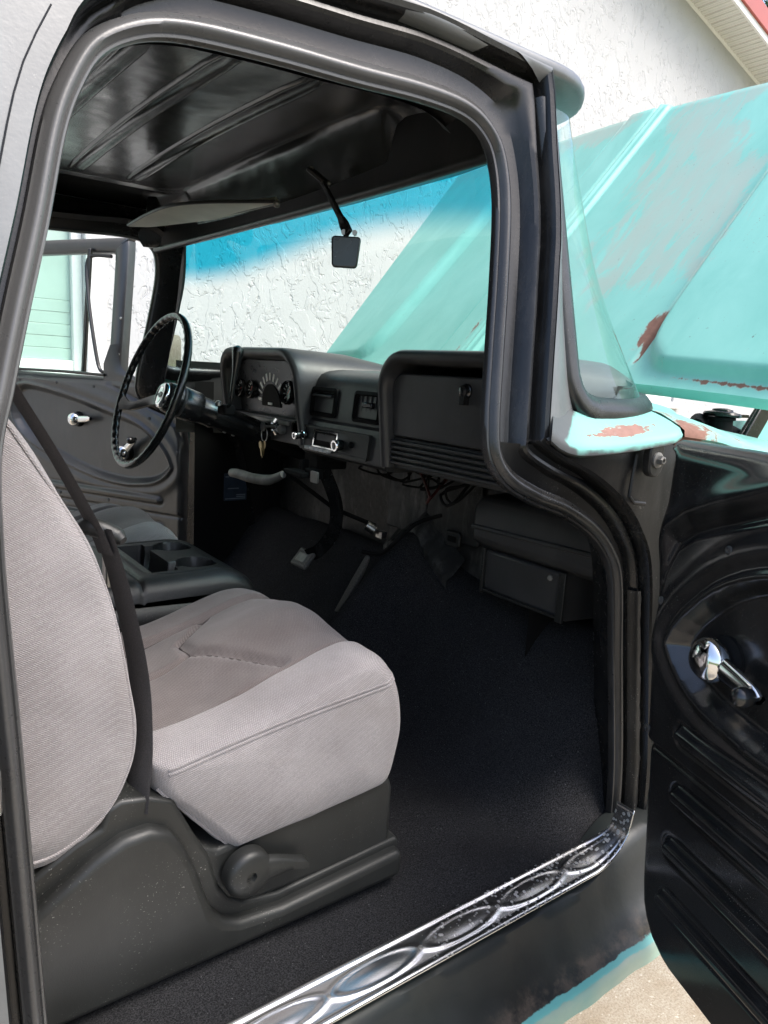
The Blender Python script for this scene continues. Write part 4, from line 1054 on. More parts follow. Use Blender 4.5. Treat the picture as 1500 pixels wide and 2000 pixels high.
# mirror the flare: inner side of the glove pod faces the centre stack (built the same way, flare sits on its far side)
# ---- instrument face and gauges
XF = .900
g = G(); g.prism(rrect(.765, 1.145, 1.322, 1.464, (.06, .06, .01, .01), 8), lambda a, c, q: (q + (1.46 - c) * .10, a, c), XF, XF + .01); face = g.build('instrument_face', 'dial', dash, bevel=.002)
g = G(); g.prism(rrect(.755, 1.155, 1.262, 1.322, .006, 3), lambda a, c, q: (q, a, c), .893, .93); lowp = g.build('switch_panel', 'dash', dash, bevel=.003)
g = G(); g.box((.891, .99, 1.311), (.006, .33, .010)); g.build('trim_strip', 'chip', lowp, bevel=.002)
def gauge(y, z, r):
    x = XF - .002 + (1.46 - z) * .10
    g = G(); g.lathe((x, y, z), (-1, 0, .10), [(0, r), (.010, r), (.013, r * .97), (.014, r * .90), (.011, r * .86), (.003, r * .84), (.002, 0.001)], 28); go = g.build('gauge', 'wheel', dash)
    g = G()
    for k in range(9):
        a = R(-40 + 260 * k / 8); q = Vector((x - .0045, y + .68 * r * math.cos(a), z + .68 * r * math.sin(a)))
        g.box(q, (.0012, .0022, r * .26), Matrix.Rotation(a - R(90), 3, 'X'))
    g.build('dial_marks', 'tick', dash)
    a = R(60 + y * 400 % 90); g = G(); g.box((x - .0055, y + .25 * r * math.cos(a), z + .25 * r * math.sin(a)), (.001, .0018, r * .8), Matrix.Rotation(a - R(90), 3, 'X')); g.build('needle', 'needle', dash)
gauge(1.122, 1.384, .025); gauge(1.057, 1.384, .025); gauge(.852, 1.386, .030)
for k in range(11):
    a = R(8 + 164 * k / 10); cy, cz = .955, 1.352
    g = G(); zz_ = cz + .070 * math.sin(a); q = Vector((XF + (1.46 - zz_) * .10 - .001, cy + .066 * math.cos(a), zz_)); g.box(q, (.0016, .0050 if k % 2 else .0075, .020), Matrix.Rotation(a - R(90), 3, 'X')); g.build('speedometer_mark', 'tick', dash)
g = G(); g.prism([(.955 + .052 * math.cos(R(180 * k / 20)), 1.345 + .058 * math.sin(R(180 * k / 20))) for k in range(21)], lambda a, c, q: (q + (1.46 - c) * .10, a, c), XF - .003, XF); g.build('speedometer', 'void', dash)
g = G(); g.box((XF + .007, .958, 1.352), (.002, .022, .006)); g.build('odometer', 'tick', dash)
# pull knobs, ignition
for y in (1.10, 1.07):
    g = G(); g.lathe((.893, y, 1.305), (-1, 0, 0), [(0, .005), (.014, .005), (.016, .010), (.024, .011), (.030, .008), (.031, .001)], 16); g.build('pull_knob', 'chrome', dash)
g = G(); g.lathe((.893, .895, 1.298), (-1, 0, 0), [(0, .022), (.004, .022), (.008, .016), (.010, .012), (.006, .011)], 20); ign = g.build('ignition_lock', 'chrome', dash)
g = G(); g.lathe((.893, .855, 1.294), (-1, 0, 0), [(0, .012), (.010, .012), (.014, .008)], 16); g.build('lighter_knob', 'chip', dash)
g = G(); g.lathe((.893, .795, 1.303), (-1, 0, 0), [(0, .018), (.003, .017), (.001, .013), (-.012, .012)], 20); g.build('switch_socket', 'void', dash)

# ---- glove box door with lock and pressed lines
g = G(); g.prism(rrect(-.02, .388, 1.327, 1.450, (.035, .035, .008, .008), 8), lambda a, c, q: (q + (1.45 - c) * .06, a, c), .876, .90); gd = g.build('glove_box_door', 'dash', dash, bevel=.004)
g = G(); g.prism(rrect(-.03, .402, 1.262, 1.325, .004, 3), lambda a, c, q: (q + (1.45 - c) * .06, a, c), .883, .91); g.build('lower_pad', 'dash', dash, bevel=.003)
for k in range(5):
    z = 1.316 - .0105 * k
    g = G(); g.prism([(-.028, z - .0033), (.400, z - .0033), (.400, z + .0033), (-.028, z + .0033)], lambda a, c, q: (q + (1.45 - c) * .06, a, c), .873, .895); g.build('pad_ridge', 'dash', dash, bevel=.002)
g = G(); g.lathe((.877, .172, 1.426), (-1, 0, 0), [(0, .013), (.004, .013), (.006, .011), (.012, .010), (.014, .007), (.0145, .001)], 20); g.box((.871, .172, 1.410), (.012, .012, .016)); lk = g.build('glove_box_lock', 'wheel', dash)
# ---- centre stack: vents
for (y0, y1) in ((.622, .739), (.449, .557)):
    y0 += .004; z0_, z1_ = 1.341, 1.408
    O_ = rrect(y0, y1, z0_, z1_, .010, 5); I_ = rrect(y0 + .007, y1 - .007, z0_ + .007, z1_ - .007, .006, 5); I2 = rrect(y0 + .012, y1 - .012, z0_ + .010, z1_ - .010, .004, 5)
    f = lambda pl, x: [(x + (1.41 - c) * -.10, a, c) for a, c in pl]
    g = G(); g.grid([f(O_, .912), f(O_, .902), f(I_, .899), f(I_, .903), f(I2, .904), f(I2, .950)], cu=True); v0 = len(g.v); g.f.append(tuple(range(v0 - len(I2), v0))); ve = g.build('air_vent', 'void', dash, 40)
    if y0 < .6:
        for k in range(4):
            yy = lerp(y0 + .026, y1 - .026, k / 3); g = G(); g.box((.918, yy, (z0_ + z1_) / 2), (.030, .0025, .046)); g.build('louver', 'dash', ve)
        g = G(); g.box((.903, (y0 + y1) / 2 - .004, 1.379), (.018, .036, .012)); g.build('louver_knob', 'wheel', ve, bevel=.004)
    else:
        g = G(); g.prism([(.905, 1.396), (.893, 1.390), (.893, 1.387), (.925, 1.384), (.925, 1.396)], lambda a, c, q: (a, q, c), y0 + .016, y1 - .016); g.build('vent_flap', 'dash', ve, bevel=.001)
        g = G(); g.box((.93, (y0 + y1) / 2, 1.368), (.004, .085, .042)); g.build('vent_plate', 'dash', ve)
# ---- radio plate
def xr(z): return .888 - (1.325 - z) * .12
O_ = rrect(.462, .745, 1.264, 1.319, .007, 5); I_ = rrect(.467, .740, 1.269, 1.314, .005, 5)
f = lambda pl, dx: [(xr(c) + dx, a, c) for a, c in pl]
g = G(); g.grid([f(O_, .004), f(O_, -.007), f(I_, -.007), f(I_, -.003)], cu=True); v0 = len(g.v); g.f.append(tuple(range(v0 - len(I_), v0))); rp = g.build('radio_plate', 'plastic', dash, 40)
g = G(); g.prism(rrect(.575, .668, 1.278, 1.310, .002, 2), lambda a, c, q: (xr(c) + q, a, c), -.011, .004); rb = g.build('radio', 'void', dash, bevel=.0015)
for (a0, a1, b0, b1) in ((.571, .672, 1.3095, 1.3130), (.571, .5755, 1.277, 1.3094), (.6675, .672, 1.277, 1.3094), (.571, .672, 1.2740, 1.277)):
    g = G(); g.prism([(a0, b0), (a1, b0), (a1, b1), (a0, b1)], lambda a, c, q: (xr(c) + q, a, c), -.014, .002); g.build('radio_bezel', 'chrome', rb)
g = G(); g.prism(rrect(.585, .66, 1.290, 1.305, .001, 2), lambda a, c, q: (xr(c) + q, a, c), -.0118, -.006); g.build('radio_display', 'gauge_disp' if 'gauge_disp' in MAT else 'dial', rb)
for k in range(5):
    y = .600 + .021 * k; g = G(); g.prism(rrect(y, y + .017, 1.2655, 1.2725, .001, 2), lambda a, c, q: (xr(c) + q, a, c), -.017, .002); g.build('radio_button', 'white', rb, bevel=.001)
def knob(y, z, r, ln_, two=False):
    o_ = (xr(z) - .002, y, z); ax = Vector((-1, 0, -.1))
    g = G(); g.lathe(o_, ax, [(0, r * .9), (.010, r * .9), (.012, r), (ln_, r), (ln_ + .002, r * .9)], 20); k_ = g.build('radio_knob', 'wheel', rb)
    g = G(); g.lathe(Vector(o_) + ax.normalized() * (ln_ + .0015), ax, [(0, r * 1.0), (.002, r * 1.04), (.004, r * .96), (.004, r * .66), (.002, r * .62)], 20); g.build('knob_ring', 'chrome', rb)
    g = G(); g.lathe(Vector(o_) + ax.normalized() * (ln_ + .003), ax, [(0, r * .62), (.001, r * .60), (.0015, .001)], 20); g.build('knob_face', 'dial', rb)
    if two:
        g = G(); g.lathe(Vector(o_) + ax.normalized() * .005, ax, [(0, r * 1.12), (.004, r * 1.15), (.007, r * 1.1)], 20); g.build('knob_collar', 'chrome', rb)
knob(.722, 1.296, .0085, .030, True); knob(.567, 1.288, .0125, .016)
g = G(); g.lathe((xr(1.29) - .003, .528, 1.292), (-1, 0, 0), [(0, .007), (.003, .007), (.005, .005)], 12); g.build('plate_plug', 'void', rb)
# dash wire drooping under the stack
g = G(); w_, _ = spline([(.93, .80, 1.25), (.92, .74, 1.236), (.92, .66, 1.240), (.95, .60, 1.25)], 24); g.tube(w_, .0028, 6); g.build('loose_wire', 'void', truck)

MAPV = None
# ================================================================== STEERING
WC = Vector((.704, 1.30, 1.362)); AXS = Vector((math.cos(R(19)), 0, -math.sin(R(19))))   # column direction, away from the driver
wu = Vector((math.sin(R(19)), 0, math.cos(R(19)))); wv = Vector((0, 1, 0))
sw = bpy.data.objects.new('steering_wheel', None); sw.location = (0, 0, 0); place(sw, truck); sw['label'] = 'thin black two-spoke steering wheel with finger grips'
RW = .222; g = G(); rows = []
nR = 240
for k in range(nR):
    a = 2 * math.pi * k / nR; rad = wu * math.cos(a) + wv * math.sin(a)
    c = WC + rad * RW; grip = 1.0
    row = []
    for j in range(12):
        b = 2 * math.pi * j / 12; rr = .0100
        inn_ = -math.cos(b)
        if inn_ > .3: rr += .0020 * math.sin(k * 2 * math.pi / (nR / 44)) * inn_
        row.append(c + rad * rr * math.cos(b) * .95 + AXS * rr * math.sin(b) * 1.12)
    rows.append(row)
g.grid(rows, cu=True, cv=True); g.build('rim', 'wheel', sw, 80)
HUB = WC + AXS * .055
for sg in (1, -1):
    rim_p = WC + (wv * sg * math.cos(R(-14)) + wu * math.sin(R(-14))) * (RW - .006)
    sp_, _ = spline([HUB + wv * sg * .02 - wu * .008, HUB + wv * sg * .09 - wu * .018 - AXS * .004, rim_p - wv * sg * .05 + AXS * .02, rim_p], 24)
    g = G(); g.ring(sp_, lambda i: [(a * lerp(1, .8, i / 23), b * (lerp(1.25, .95, sm(0, 18, i)) if i < 19 else lerp(.95, 2.0, (i - 19) / 4))) for a, b in ((.006, .013), (.008, 0), (.006, -.013), (-.004, -.013), (-.006, 0), (-.004, .013))], up=-AXS); g.build('spoke', 'wheel', sw, 50)
g = G(); g.lathe(HUB - AXS * .014, AXS, [(0, .034), (.004, .040), (.012, .044), (.03, .046), (.045, .047), (.048, .046)], 32); g.build('hub', 'wheel', sw)
g = G(); g.lathe(HUB - AXS * .012, -AXS, [(0, .038), (.004, .0385), (.009, .036), (.012, .031), (.0125, .027), (.010, .024), (.010, .010), (.012, .008), (.012, .001)], 32); hc = g.build('horn_cap', 'chrome', sw)
g = G(); e_ = HUB - AXS * .024
for ax_, ln_ in ((wv, .034), (wu, .016)): g.box(e_ + AXS * .001, (.003, ln_ if ax_ == wv else .010, .008 if ax_ == wv else ln_), Matrix((-AXS, wv, wu)).transposed())
g.build('horn_emblem', 'dial', sw, bevel=.001)
# column, collars
g = G(); g.lathe(HUB + AXS * .034, AXS, [(0, .046), (.004, .048), (.06, .047), (.064, .045), (.065, .041), (.10, .040), (.105, .042), (.112, .042), (.114, .038), (.30, .036), (.50, .036)], 36); scol = g.build('steering_column', 'wheel', truck, 40)
g = G(); g.lathe(HUB + AXS * .034, AXS, [(-.002, .0475), (.0, .0492), (.005, .0492), (.007, .0475)], 36); g.build('column_collar', 'dash', scol)
for k in range(2):
    q = HUB + AXS * (.20 + .03 * k) - wu * .0375; g = G(); g.lathe(q, -wu, [(-.001, .006), (.002, .005), (.003, .002)], 10); g.build('column_screw', 'chip', scol)
# gear lever with flared knob
g = G(); gp, _ = spline([(.885, 1.225, 1.315), (.888, 1.185, 1.325), (.890, 1.165, 1.345), (.894, 1.160, 1.39), (.902, 1.158, 1.45), (.905, 1.157, 1.478), (.906, 1.157, 1.492), (.907, 1.157, 1.500)], 40)
g.tube(gp, [interp([0, 6, 12, 26, 33, 36, 38, 39], [.008, .006, .0052, .008, .0140, .0165, .0150, .004], i) for i in range(40)], 14); gear = g.build('gear_lever', 'wheel', scol)
g = G(); g.box((.892, 1.20, 1.318), (.035, .05, .03)); g.build('lever_clevis', 'void', scol, bevel=.006)
g = G(); g.lathe((.870, 1.20, 1.330), (-.3, 0, 1), [(0, .010), (.010, .009), (.014, .004)], 10); g.build('clevis_bolt', 'steel', scol)

# ================================================================== MIRROR, VISOR
mr = bpy.data.objects.new('rear_view_mirror', None); place(mr, truck); mr['label'] = 'small square black rear view mirror on a slim bracket'
def on_plane(o, ux, uy): return lambda a, b, t: Vector(o) + Vector(ux) * a + Vector(uy) * b + Vector(ux).cross(Vector(uy)).normalized() * t
mu = Vector((.80, -.60, 0)).normalized(); mv = Vector((.03, 0, 1)).normalized()
pc = Vector((.80, .462, 1.672))
g = G(); g.prism([(x * (1 + .08 * y / .029), y) for x, y in rrect(-.0265, .0265, -.029, .029, .007, 5)], on_plane(pc, mu, mv), -.006, .006); g.build('mirror_head', 'mirror', mr, bevel=.003)
g = G(); ar, _ = spline([(.80, .455, 1.705), (.80, .468, 1.720), (.806, .505, 1.752), (.815, .565, 1.802), (.822, .605, 1.835)], 24)
g.ring(ar, lambda i: [(a * interp([0, 3, 6, 23], [1.6, 1.6, 1, .9], i), b * interp([0, 3, 6, 23], [1.3, 1.3, 1, 1], i)) for a, b in ((.006, .004), (-.006, .004), (-.006, -.004), (.006, -.004))]); g.build('mirror_arm', 'black', mr, bevel=.0015)
g = G(); q = Vector((.822, .605, 1.835)); pdv = Vector((-.03, .055, .045)).normalized(); sdv = Vector((.7, .3, 0)).normalized()
g.prism(rrect(-.026, .030, -.016, .016, .008, 4), on_plane(q, pdv, sdv), -.003, .005); mb = g.build('mirror_base', 'dash', mr, bevel=.002)
for k in range(8):
    g = G(); p_ = q + pdv * (-.018 + .0055 * k); g.box(p_ - pdv.cross(sdv).normalized() * .0035, (.022, .0018, .002), Matrix((sdv, pdv, pdv.cross(sdv))).transposed()); g.build('base_groove', 'void', mr)
for sg in (-.024, .028):
    g = G(); g.lathe(q + pdv * sg, -pdv.cross(sdv), [(0, .005), (.005, .005), (.007, .002)], 10); g.build('screw', 'chip', mr)
for v_ in (.018, -.003):
    g = G(); g.lathe(Vector((.795, .458, 1.708)) + mu * v_, -mu.cross(mv), [(0, .005), (.008, .005), (.010, .002)], 10); g.build('screw', 'steel', mr)
# sun visor: thin padded board folded up against the header
va, _ = spline([(.676, 1.392, 1.812), (.669, 1.22, 1.816), (.672, 1.06, 1.816), (.712, .934, 1.814), (.808, .776, 1.810)], 40)
vb, _ = spline([(.682, 1.394, 1.811), (.722, 1.355, 1.809), (.768, 1.20, 1.808), (.803, 1.057, 1.808), (.822, .784, 1.809)], 40)
g = G(); g.grid([[a + Vector((0, 0, .004)), a, a.lerp(b, .3) - Vector((0, 0, .003)), a.lerp(b, .7) - Vector((0, 0, .003)), b, b + Vector((0, 0, .008)), a.lerp(b, .5) + Vector((0, 0, .012))] for a, b in zip(va, vb)], cu=True)
vis = g.build('sun_visor', 'cream', truck, 60); vis['label'] = 'cream sun visor folded up above the driver'
g = G(); g.tube(list(va), .004, 8); g.build('visor_piping', 'dash', vis)
g = G(); g.lathe((.812, .772, 1.806), (-.4, -.6, -1), [(0, .008), (.006, .008), (.009, .004)], 12); g.tube([(.80, 1.0, 1.812), (.815, .77, 1.806)], .004, 8); g.build('visor_pivot', 'chip', vis)
g = G(); g.prism([(-.03, -.02), (.03, -.02), (.012, .03), (-.012, .03)], on_plane((.72, 1.30, 1.852), Vector((.7, -.7, 0)), Vector((-.3, -.3, .9))), 0, .006); g.build('visor_bracket', 'black', vis, bevel=.003)

# ================================================================== SEATS
def loft_y(prof_fn, ys):
    return [prof_fn(y) for y in ys]
CU, _ = spline([(.407, 0, .757), (.372, 0, .800), (.338, 0, .838), (.300, 0, .88), (.288, 0, .925), (.30, 0, .932), (.36, 0, .942), (.45, 0, .960), (.533, 0, .986), (.60, 0, 1.007), (.64, 0, 1.012), (.678, 0, .998), (.706, 0, .955), (.719, 0, .888), (.712, 0, .83), (.696, 0, .785), (.66, 0, .775), (.55, 0, .766), (.407, 0, .757)], 150)
CU = [Vector((p.x * 1.035 - .002, 0, 1.45 + (p.z - 1.45) * 1.03)) for p in CU[:-1]]; cc = Vector((.535, 0, .87))
Y0, Y1 = .098, .622
GRV = [[(.470, .395), (.300, .385)], [(.470, .395), (.560, .225)], [(.470, .395), (.475, .46)], [(.475, .46), (.55, .525)]]
def cush_row(y):
    t = (y - Y0) / (Y1 - Y0); d = min(y - Y0, Y1 - y)
    Rr = .055; k = 1.0 if d >= Rr else math.sqrt(max(0, 1 - ((Rr - d) / Rr) ** 2)); 
    sc = .0 if d <= 2e-4 else (.74 + .26 * k ** .8 if d > .004 else lerp(.0, .80, d / .004))
    row = []
    for p in CU:
        q = cc + (p - cc) * sc
        # the far side is a little lower than the near one
        up_ = sm(.875, .93, p.z) * k
        ins = sm(.190, .215, y) * sm(.545, .520, y)
        dz = -.009 * ins * up_ - .018 * sm(.40, .60, y) * up_
        dz += .018 * ins * up_ * math.exp(-((y - .37) / .10) ** 2) * sm(.40, .55, p.x)
        dz -= .010 * ins * up_ * sm(.50, .40, p.x)
        for yy in (.203, .533): dz -= .011 * math.exp(-((y - yy) / .006) ** 2) * up_
        if ins > .2 and up_ > .2:
            dg = min(seg_d(p.x, y, *a, *b) for a, b in GRV); dz -= .011 * math.exp(-(dg / .007) ** 2) * up_
        # side panel sags outward at the bottom
        dx = 0
        nz = noise.noise(Vector((q.x * 9, y * 9, q.z * 9))) * .0045 + noise.noise(Vector((p.x * 24, y * 24, p.z * 24))) * .0014
        row.append((q.x + dx + nz * .5, y + nz * sm(.010, .025, d) * sm(.06, .045, d), q.z + dz + nz * sm(.003, .02, d)))
    return row
ysC = [Y0 + .0001, Y0 + .001, Y0 + .002, Y0 + .004] + [Y0 + .004 + (Y1 - Y0 - .008) * i / 150 for i in range(1, 150)] + [Y1 - .004, Y1 - .002, Y1 - .001, Y1 - .0001]
def make_seat():
    root = thing('bucket_seat', (.40, .36, .585), 'grey cloth passenger bucket seat just inside the open door', 'car seat', 'pair of grey cloth bucket seats')
    g = G(); g.grid([cush_row(y) for y in ysC], cu=True); cu = g.build('seat_cushion', 'fabric', root, 180)
    # darker velour on the sitting surface
    cu.data.materials.append(MAT['fabric2'])
    for p in cu.data.polygons:
        c = p.center
        if .203 < c.y < .533 and p.normal.z > .25 and c.z > .86: p.material_index = 1
        elif c.y >= .533 and p.normal.z > .1: p.material_index = 1
    bv = BVHTree.FromPolygons([v.co for v in cu.data.vertices], [p.vertices for p in cu.data.polygons])
    def surf(x, z):
        h = bv.ray_cast(Vector((x, -.2, z)), Vector((0, 1, 0))); return h[0] if h[0] else None
    for dz in (0, -.007):
        pts = [surf(lerp(.325, .732, k / 60), lerp(.906, .958, k / 60) + .006 * math.sin(k / 60 * math.pi) + dz) for k in range(61)]; pts = [p for p in pts if p]
        g = G(); g.tube([p + Vector((0, .0004, 0)) for p in pts], .0022, 6); g.build('side_seam', 'fabric', cu)
    pts = [surf(x, z) for x, z in [(lerp(.315, .418, k / 20), lerp(.872, .752, k / 20)) for k in range(21)]]; pts = [p for p in pts if p]
    if len(pts) > 4:
        g = G(); g.tube(pts, .003, 6); g.build('side_seam', 'fabric', cu)
    def top(x, y):
        h = bv.ray_cast(Vector((x, y, 1.3)), Vector((0, 0, -1))); return h[0] if h[0] else None
    lines = [[(lerp(.33, .735, k / 50), .203) for k in range(51)], [(lerp(.33, .735, k / 50), .533) for k in range(51)]] + [[(lerp(a[0], b[0], k / 16), lerp(a[1], b[1], k / 16)) for k in range(17)] for a, b in GRV]
    for ln_ in lines:
        pts = [top(x, y) for x, y in ln_]; pts = [p for p in pts if p and p.z > .86]
        if len(pts) > 4:
            g = G(); g.tube([p - Vector((0, 0, .0006)) for p in pts], .0017, 6); g.build('top_seam', 'seam', cu)
    # backrest
    BK, _ = spline([(.02, 0, .905), (.075, 0, .835), (.15, 0, .812), (.196, 0, .816), (.248, 0, .848), (.279, 0, .899), (.290, 0, .955), (.283, 0, 1.031), (.264, 0, 1.14), (.236, 0, 1.222), (.198, 0, 1.294), (.155, 0, 1.367), (.105, 0, 1.45), (.06, 0, 1.55), (.02, 0, 1.64), (-.03, 0, 1.68), (-.09, 0, 1.66), (-.115, 0, 1.58), (-.10, 0, 1.40), (-.065, 0, 1.2), (-.02, 0, 1.0), (.02, 0, .905)], 150)
    BK = BK[:-1]; bc = Vector((.07, 0, 1.20))
    def brow(y):
        a, b = .10, .62; d = min(y - a, b - y); Rr = .055
        k = 1.0 if d >= Rr else math.sqrt(max(0, 1 - ((Rr - d) / Rr) ** 2))
        sc = (0.0 if d < 2e-4 else lerp(.0, .86, d / .004)) if d < .004 else .82 + .18 * k ** .75
        row = []
        for p in BK:
            q = bc + Vector(((p.x - bc.x) * sc, 0, (p.z - bc.z) * (1 - (1 - sc) * .35))) if d >= .004 else bc + (p - bc) * sc
            fr_ = sm(.05, .2, p.x - (-.55 * (p.z - 1.2)))
            ins = sm(.19, .225, y) * sm(.53, .495, y)
            nz = noise.noise(Vector((p.x * 8, y * 8, p.z * 8))) * .006 + noise.noise(Vector((p.x * 22, y * 22, p.z * 22))) * .0016
            row.append((q.x - .035 * ins * fr_ + nz * sm(.003, .02, d), y + nz * sm(.010, .025, d) * sm(.06, .045, d), q.z))
        return row
    ysB = [.1001, .101, .102, .104] + [.104 + .512 * i / 90 for i in range(1, 90)] + [.616, .618, .619, .6199]
    g = G(); g.grid([brow(y) for y in ysB], cu=True); bk = g.build('backrest', 'fabric', root, 180)
    bvb = BVHTree.FromPolygons([v.co for v in bk.data.vertices], [p.vertices for p in bk.data.polygons])
    pts = []
    for p in BK:
        if p.z < 1.42 and p.x > .03:
            q = bc + (p - bc) * .955; h = bvb.ray_cast(Vector((q.x, -.2, q.z)), Vector((0, 1, 0)))
            if h[0]: pts.append(h[0])
    if len(pts) > 5:
        g = G(); g.tube(pts, .0022, 6); g.build('backrest_seam', 'fabric', bk)
    # moulded side shield with recliner hump
    A = [(.02, .60), (.05, .70), (.10, .775), (.155, .808), (.205, .836), (.236, .846), (.244, .872), (.262, .879), (.30, .872), (.333, .856), (.343, .835), (.362, .795), (.385, .752), (.402, .694), (.418, .668), (.442, .652), (.50, .642), (.735, .655), (.738, .640), (.735, .590), (.44, .590), (.17, .588)]
    A2 = [(.03, .592), (.055, .66), (.10, .735), (.15, .772), (.19, .797), (.225, .820), (.26, .835), (.295, .836), (.322, .822), (.342, .792), (.358, .755), (.372, .712), (.385, .672), (.405, .648), (.43, .637), (.50, .630), (.733, .643), (.733, .592)]
    def smooth_poly(P_):
        q, _ = spline([(a, 0, b) for a, b in P_] + [(P_[0][0], 0, P_[0][1])], 4 * len(P_)); return [(p.x, p.z) for p in q[:-1]]
    g = G(); g.prism(A, lambda a, c, q: (a, q, c), .170, .1065); s1 = g.build('side_shield', 'plastic', root, 60, bevel=.006, bseg=3)
    g = G(); g.prism(A2, lambda a, c, q: (a, q, c), .125, .085); g.build('shield_front', 'plastic', root, 60, bevel=.013, bseg=4)
    g = G(); g.prism([(.39, .64), (.372, .77), (.40, .752), (.55, .764), (.70, .776), (.716, .77), (.722, .75), (.722, .64)], lambda a, c, q: (a, q, c), .112, .60); g.build('seat_base', 'plastic', root, bevel=.010, bseg=3)
    g = G(); g.prism([(.05, .588), (.05, .65), (.62, .65), (.62, .588)], lambda a, c, q: (a, q, c), .18, .56); g.build('seat_riser', 'void', root)
    # recliner lever
    g = G(); g.lathe((.440, .104, .712), (0, -1, 0), [(0, .037), (.016, .037), (.022, .034), (.026, .028), (.0265, .008), (.021, .0065), (.021, .001)], 36)
    lv = g.build('recliner_knob', 'plastic', root, 35)
    g = G(); rws = []
    for k in range(14):
        t = k / 13; x = lerp(.46, .540, t); z = lerp(.712, .691, t) + .004 * math.sin(t * 3); hh = lerp(.020, .010, sm(0, .8, t)) * (1 if k < 13 else .7); yy = lerp(.080, .084, t)
        rws.append([(x, yy + .012, z + hh), (x, yy + .002, z + hh * .9), (x, yy - .002, z + hh * .6), (x, yy - .002, z - hh * .6), (x, yy + .002, z - hh * .9), (x, yy + .012, z - hh)])
    g.grid(rws, cu=True); g.f.append(tuple(len(g.v) - 6 + j for j in range(6))); g.build('recliner_handle', 'plastic', root, 50)
    # seat belt: upper run, guide, lower run
    def strap(pts, wd, nm):
        c_, _ = spline(pts, 40); rws = []
        for i, p in enumerate(c_):
            t = (c_[min(i + 1, 39)] - c_[max(i - 1, 0)]).normalized(); wv_ = Vector((-.25, 1, 0)); wv_ = (wv_ - t * wv_.dot(t)).normalized(); nn = t.cross(wv_)
            rws.append([p + wv_ * wd, p + wv_ * wd * .8 + nn * .0012, p - wv_ * wd * .8 + nn * .0012, p - wv_ * wd, p - wv_ * wd * .8 - nn * .0012, p + wv_ * wd * .8 - nn * .0012])
        g = G(); g.grid(rws, cu=True); return g.build(nm, 'strap', root, 50)
    strap([(.135, .185, 1.455), (.172, .19, 1.392), (.215, .195, 1.315), (.258, .20, 1.228), (.272, .20, 1.19)], .021, 'belt_strap')
    strap([(.268, .20, 1.225), (.290, .195, 1.14), (.306, .175, 1.03), (.303, .150, .94), (.292, .130, .88), (.288, .126, .85)], .026, 'belt_strap')
    g = G(); bgp, _ = spline([(.243, .215, 1.222), (.256, .212, 1.226), (.270, .205, 1.222), (.285, .20, 1.214), (.293, .19, 1.208)], 20); g.tube(bgp, [interp([0, 4, 10, 16, 19], [.008, .013, .013, .012, .006], i) for i in range(20)], 12); g.build('belt_guide', 'plastic', root)
    g = G(); g.box((.282, .23, 1.165), (.008, .02, .06)); g.build('belt_tongue', 'steel', root, bevel=.002)
    return root
seat = make_seat()
kids = [(o, [c for c in bpy.data.objects if c.parent == o]) for o in bpy.data.objects if o.parent == seat]
seat2 = seat.copy(); COL.objects.link(seat2); seat2.location = seat.location + Vector((.02, 1.03, .0))
tag(seat2, 'grey cloth driver bucket seat beyond the centre console, partly hidden', 'car seat', 'pair of grey cloth bucket seats')
for o, sub in kids:
    c = o.copy(); COL.objects.link(c); c.parent = seat2; c.matrix_parent_inverse = o.matrix_parent_inverse.copy()
    for q in sub:
        d = q.copy(); COL.objects.link(d); d.parent = c

# ================================================================== CONSOLE
con = thing('center_console', (.45, .885, .6), 'black vinyl centre console with two cup holders between the seats', 'console')
KX0, KX1, KY0, KY1, KZ = -.15, .752, .690, 1.085, .990
def con_z(x, y):
    dx = max(0, x - (KX1 - .10)); dy = max(0, KY0 + .045 - y, y - (KY1 - .045))
    z = KZ - .055 * (1 - math.sqrt(max(0, 1 - (min(dx, .1) / .1) ** 2))) - .045 * (1 - math.sqrt(max(0, 1 - (min(dy, .045) / .045) ** 2)))
    z -= .006 * math.exp(-((x - .485) / .004) ** 2)                 # lid gap
    z -= .003 * math.exp(-(sdist(x, y, CUPR) / .003) ** 2) if .49 < x < .73 else 0
    dcup = min(math.hypot(x - .645, y - .805) - .043, math.hypot(x - .648, y - .968) - .043, max(abs(x - .555) - .028, abs(y - .885) - .125), max(abs(x - .60) - .03, abs(y - .805) - .018), max(abs(x - .60) - .03, abs(y - .968) - .018))
    z -= .065 * sm(.003, -.004, dcup)
    return z
CUPR = rrect(.512, .712, .735, 1.035, .045, 6)
nx, ny = 190, 120
rows = [[(lerp(KX0, KX1, i / nx), lerp(KY0, KY1, j / ny), con_z(lerp(KX0, KX1, i / nx), lerp(KY0, KY1, j / ny))) for j in range(ny + 1)] for i in range(nx + 1)]
g = G(); g.grid(rows); g.build('console_top', 'console', con, 45)
outlc = rrect(KX0, KX1, KY0, KY1, (.03, .01, .01, .03), 6)
def crow(ins, z, fx=0): return [(x + (fx if x > .6 else 0), y, z - (.04 * sm(.60, .752, x) if z > .9 else 0)) for x, y in rrect(KX0 + ins, KX1 - ins, KY0 + ins, KY1 - ins, (.03, .01, .01, .03), 6)]
g = G(); g.grid([crow(.006, .958), crow(-.003, .948), crow(-.004, .925), crow(.004, .918), crow(.004, .912)], cu=True); g.build('console_band', 'console', con, 50)
g = G(); g.grid([crow(.012, .914), crow(.012, .906), crow(.016, .904), crow(.016, .75, -.04), crow(.03, .58, -.06)], cu=True); g.build('console_body', 'console', con, 50)

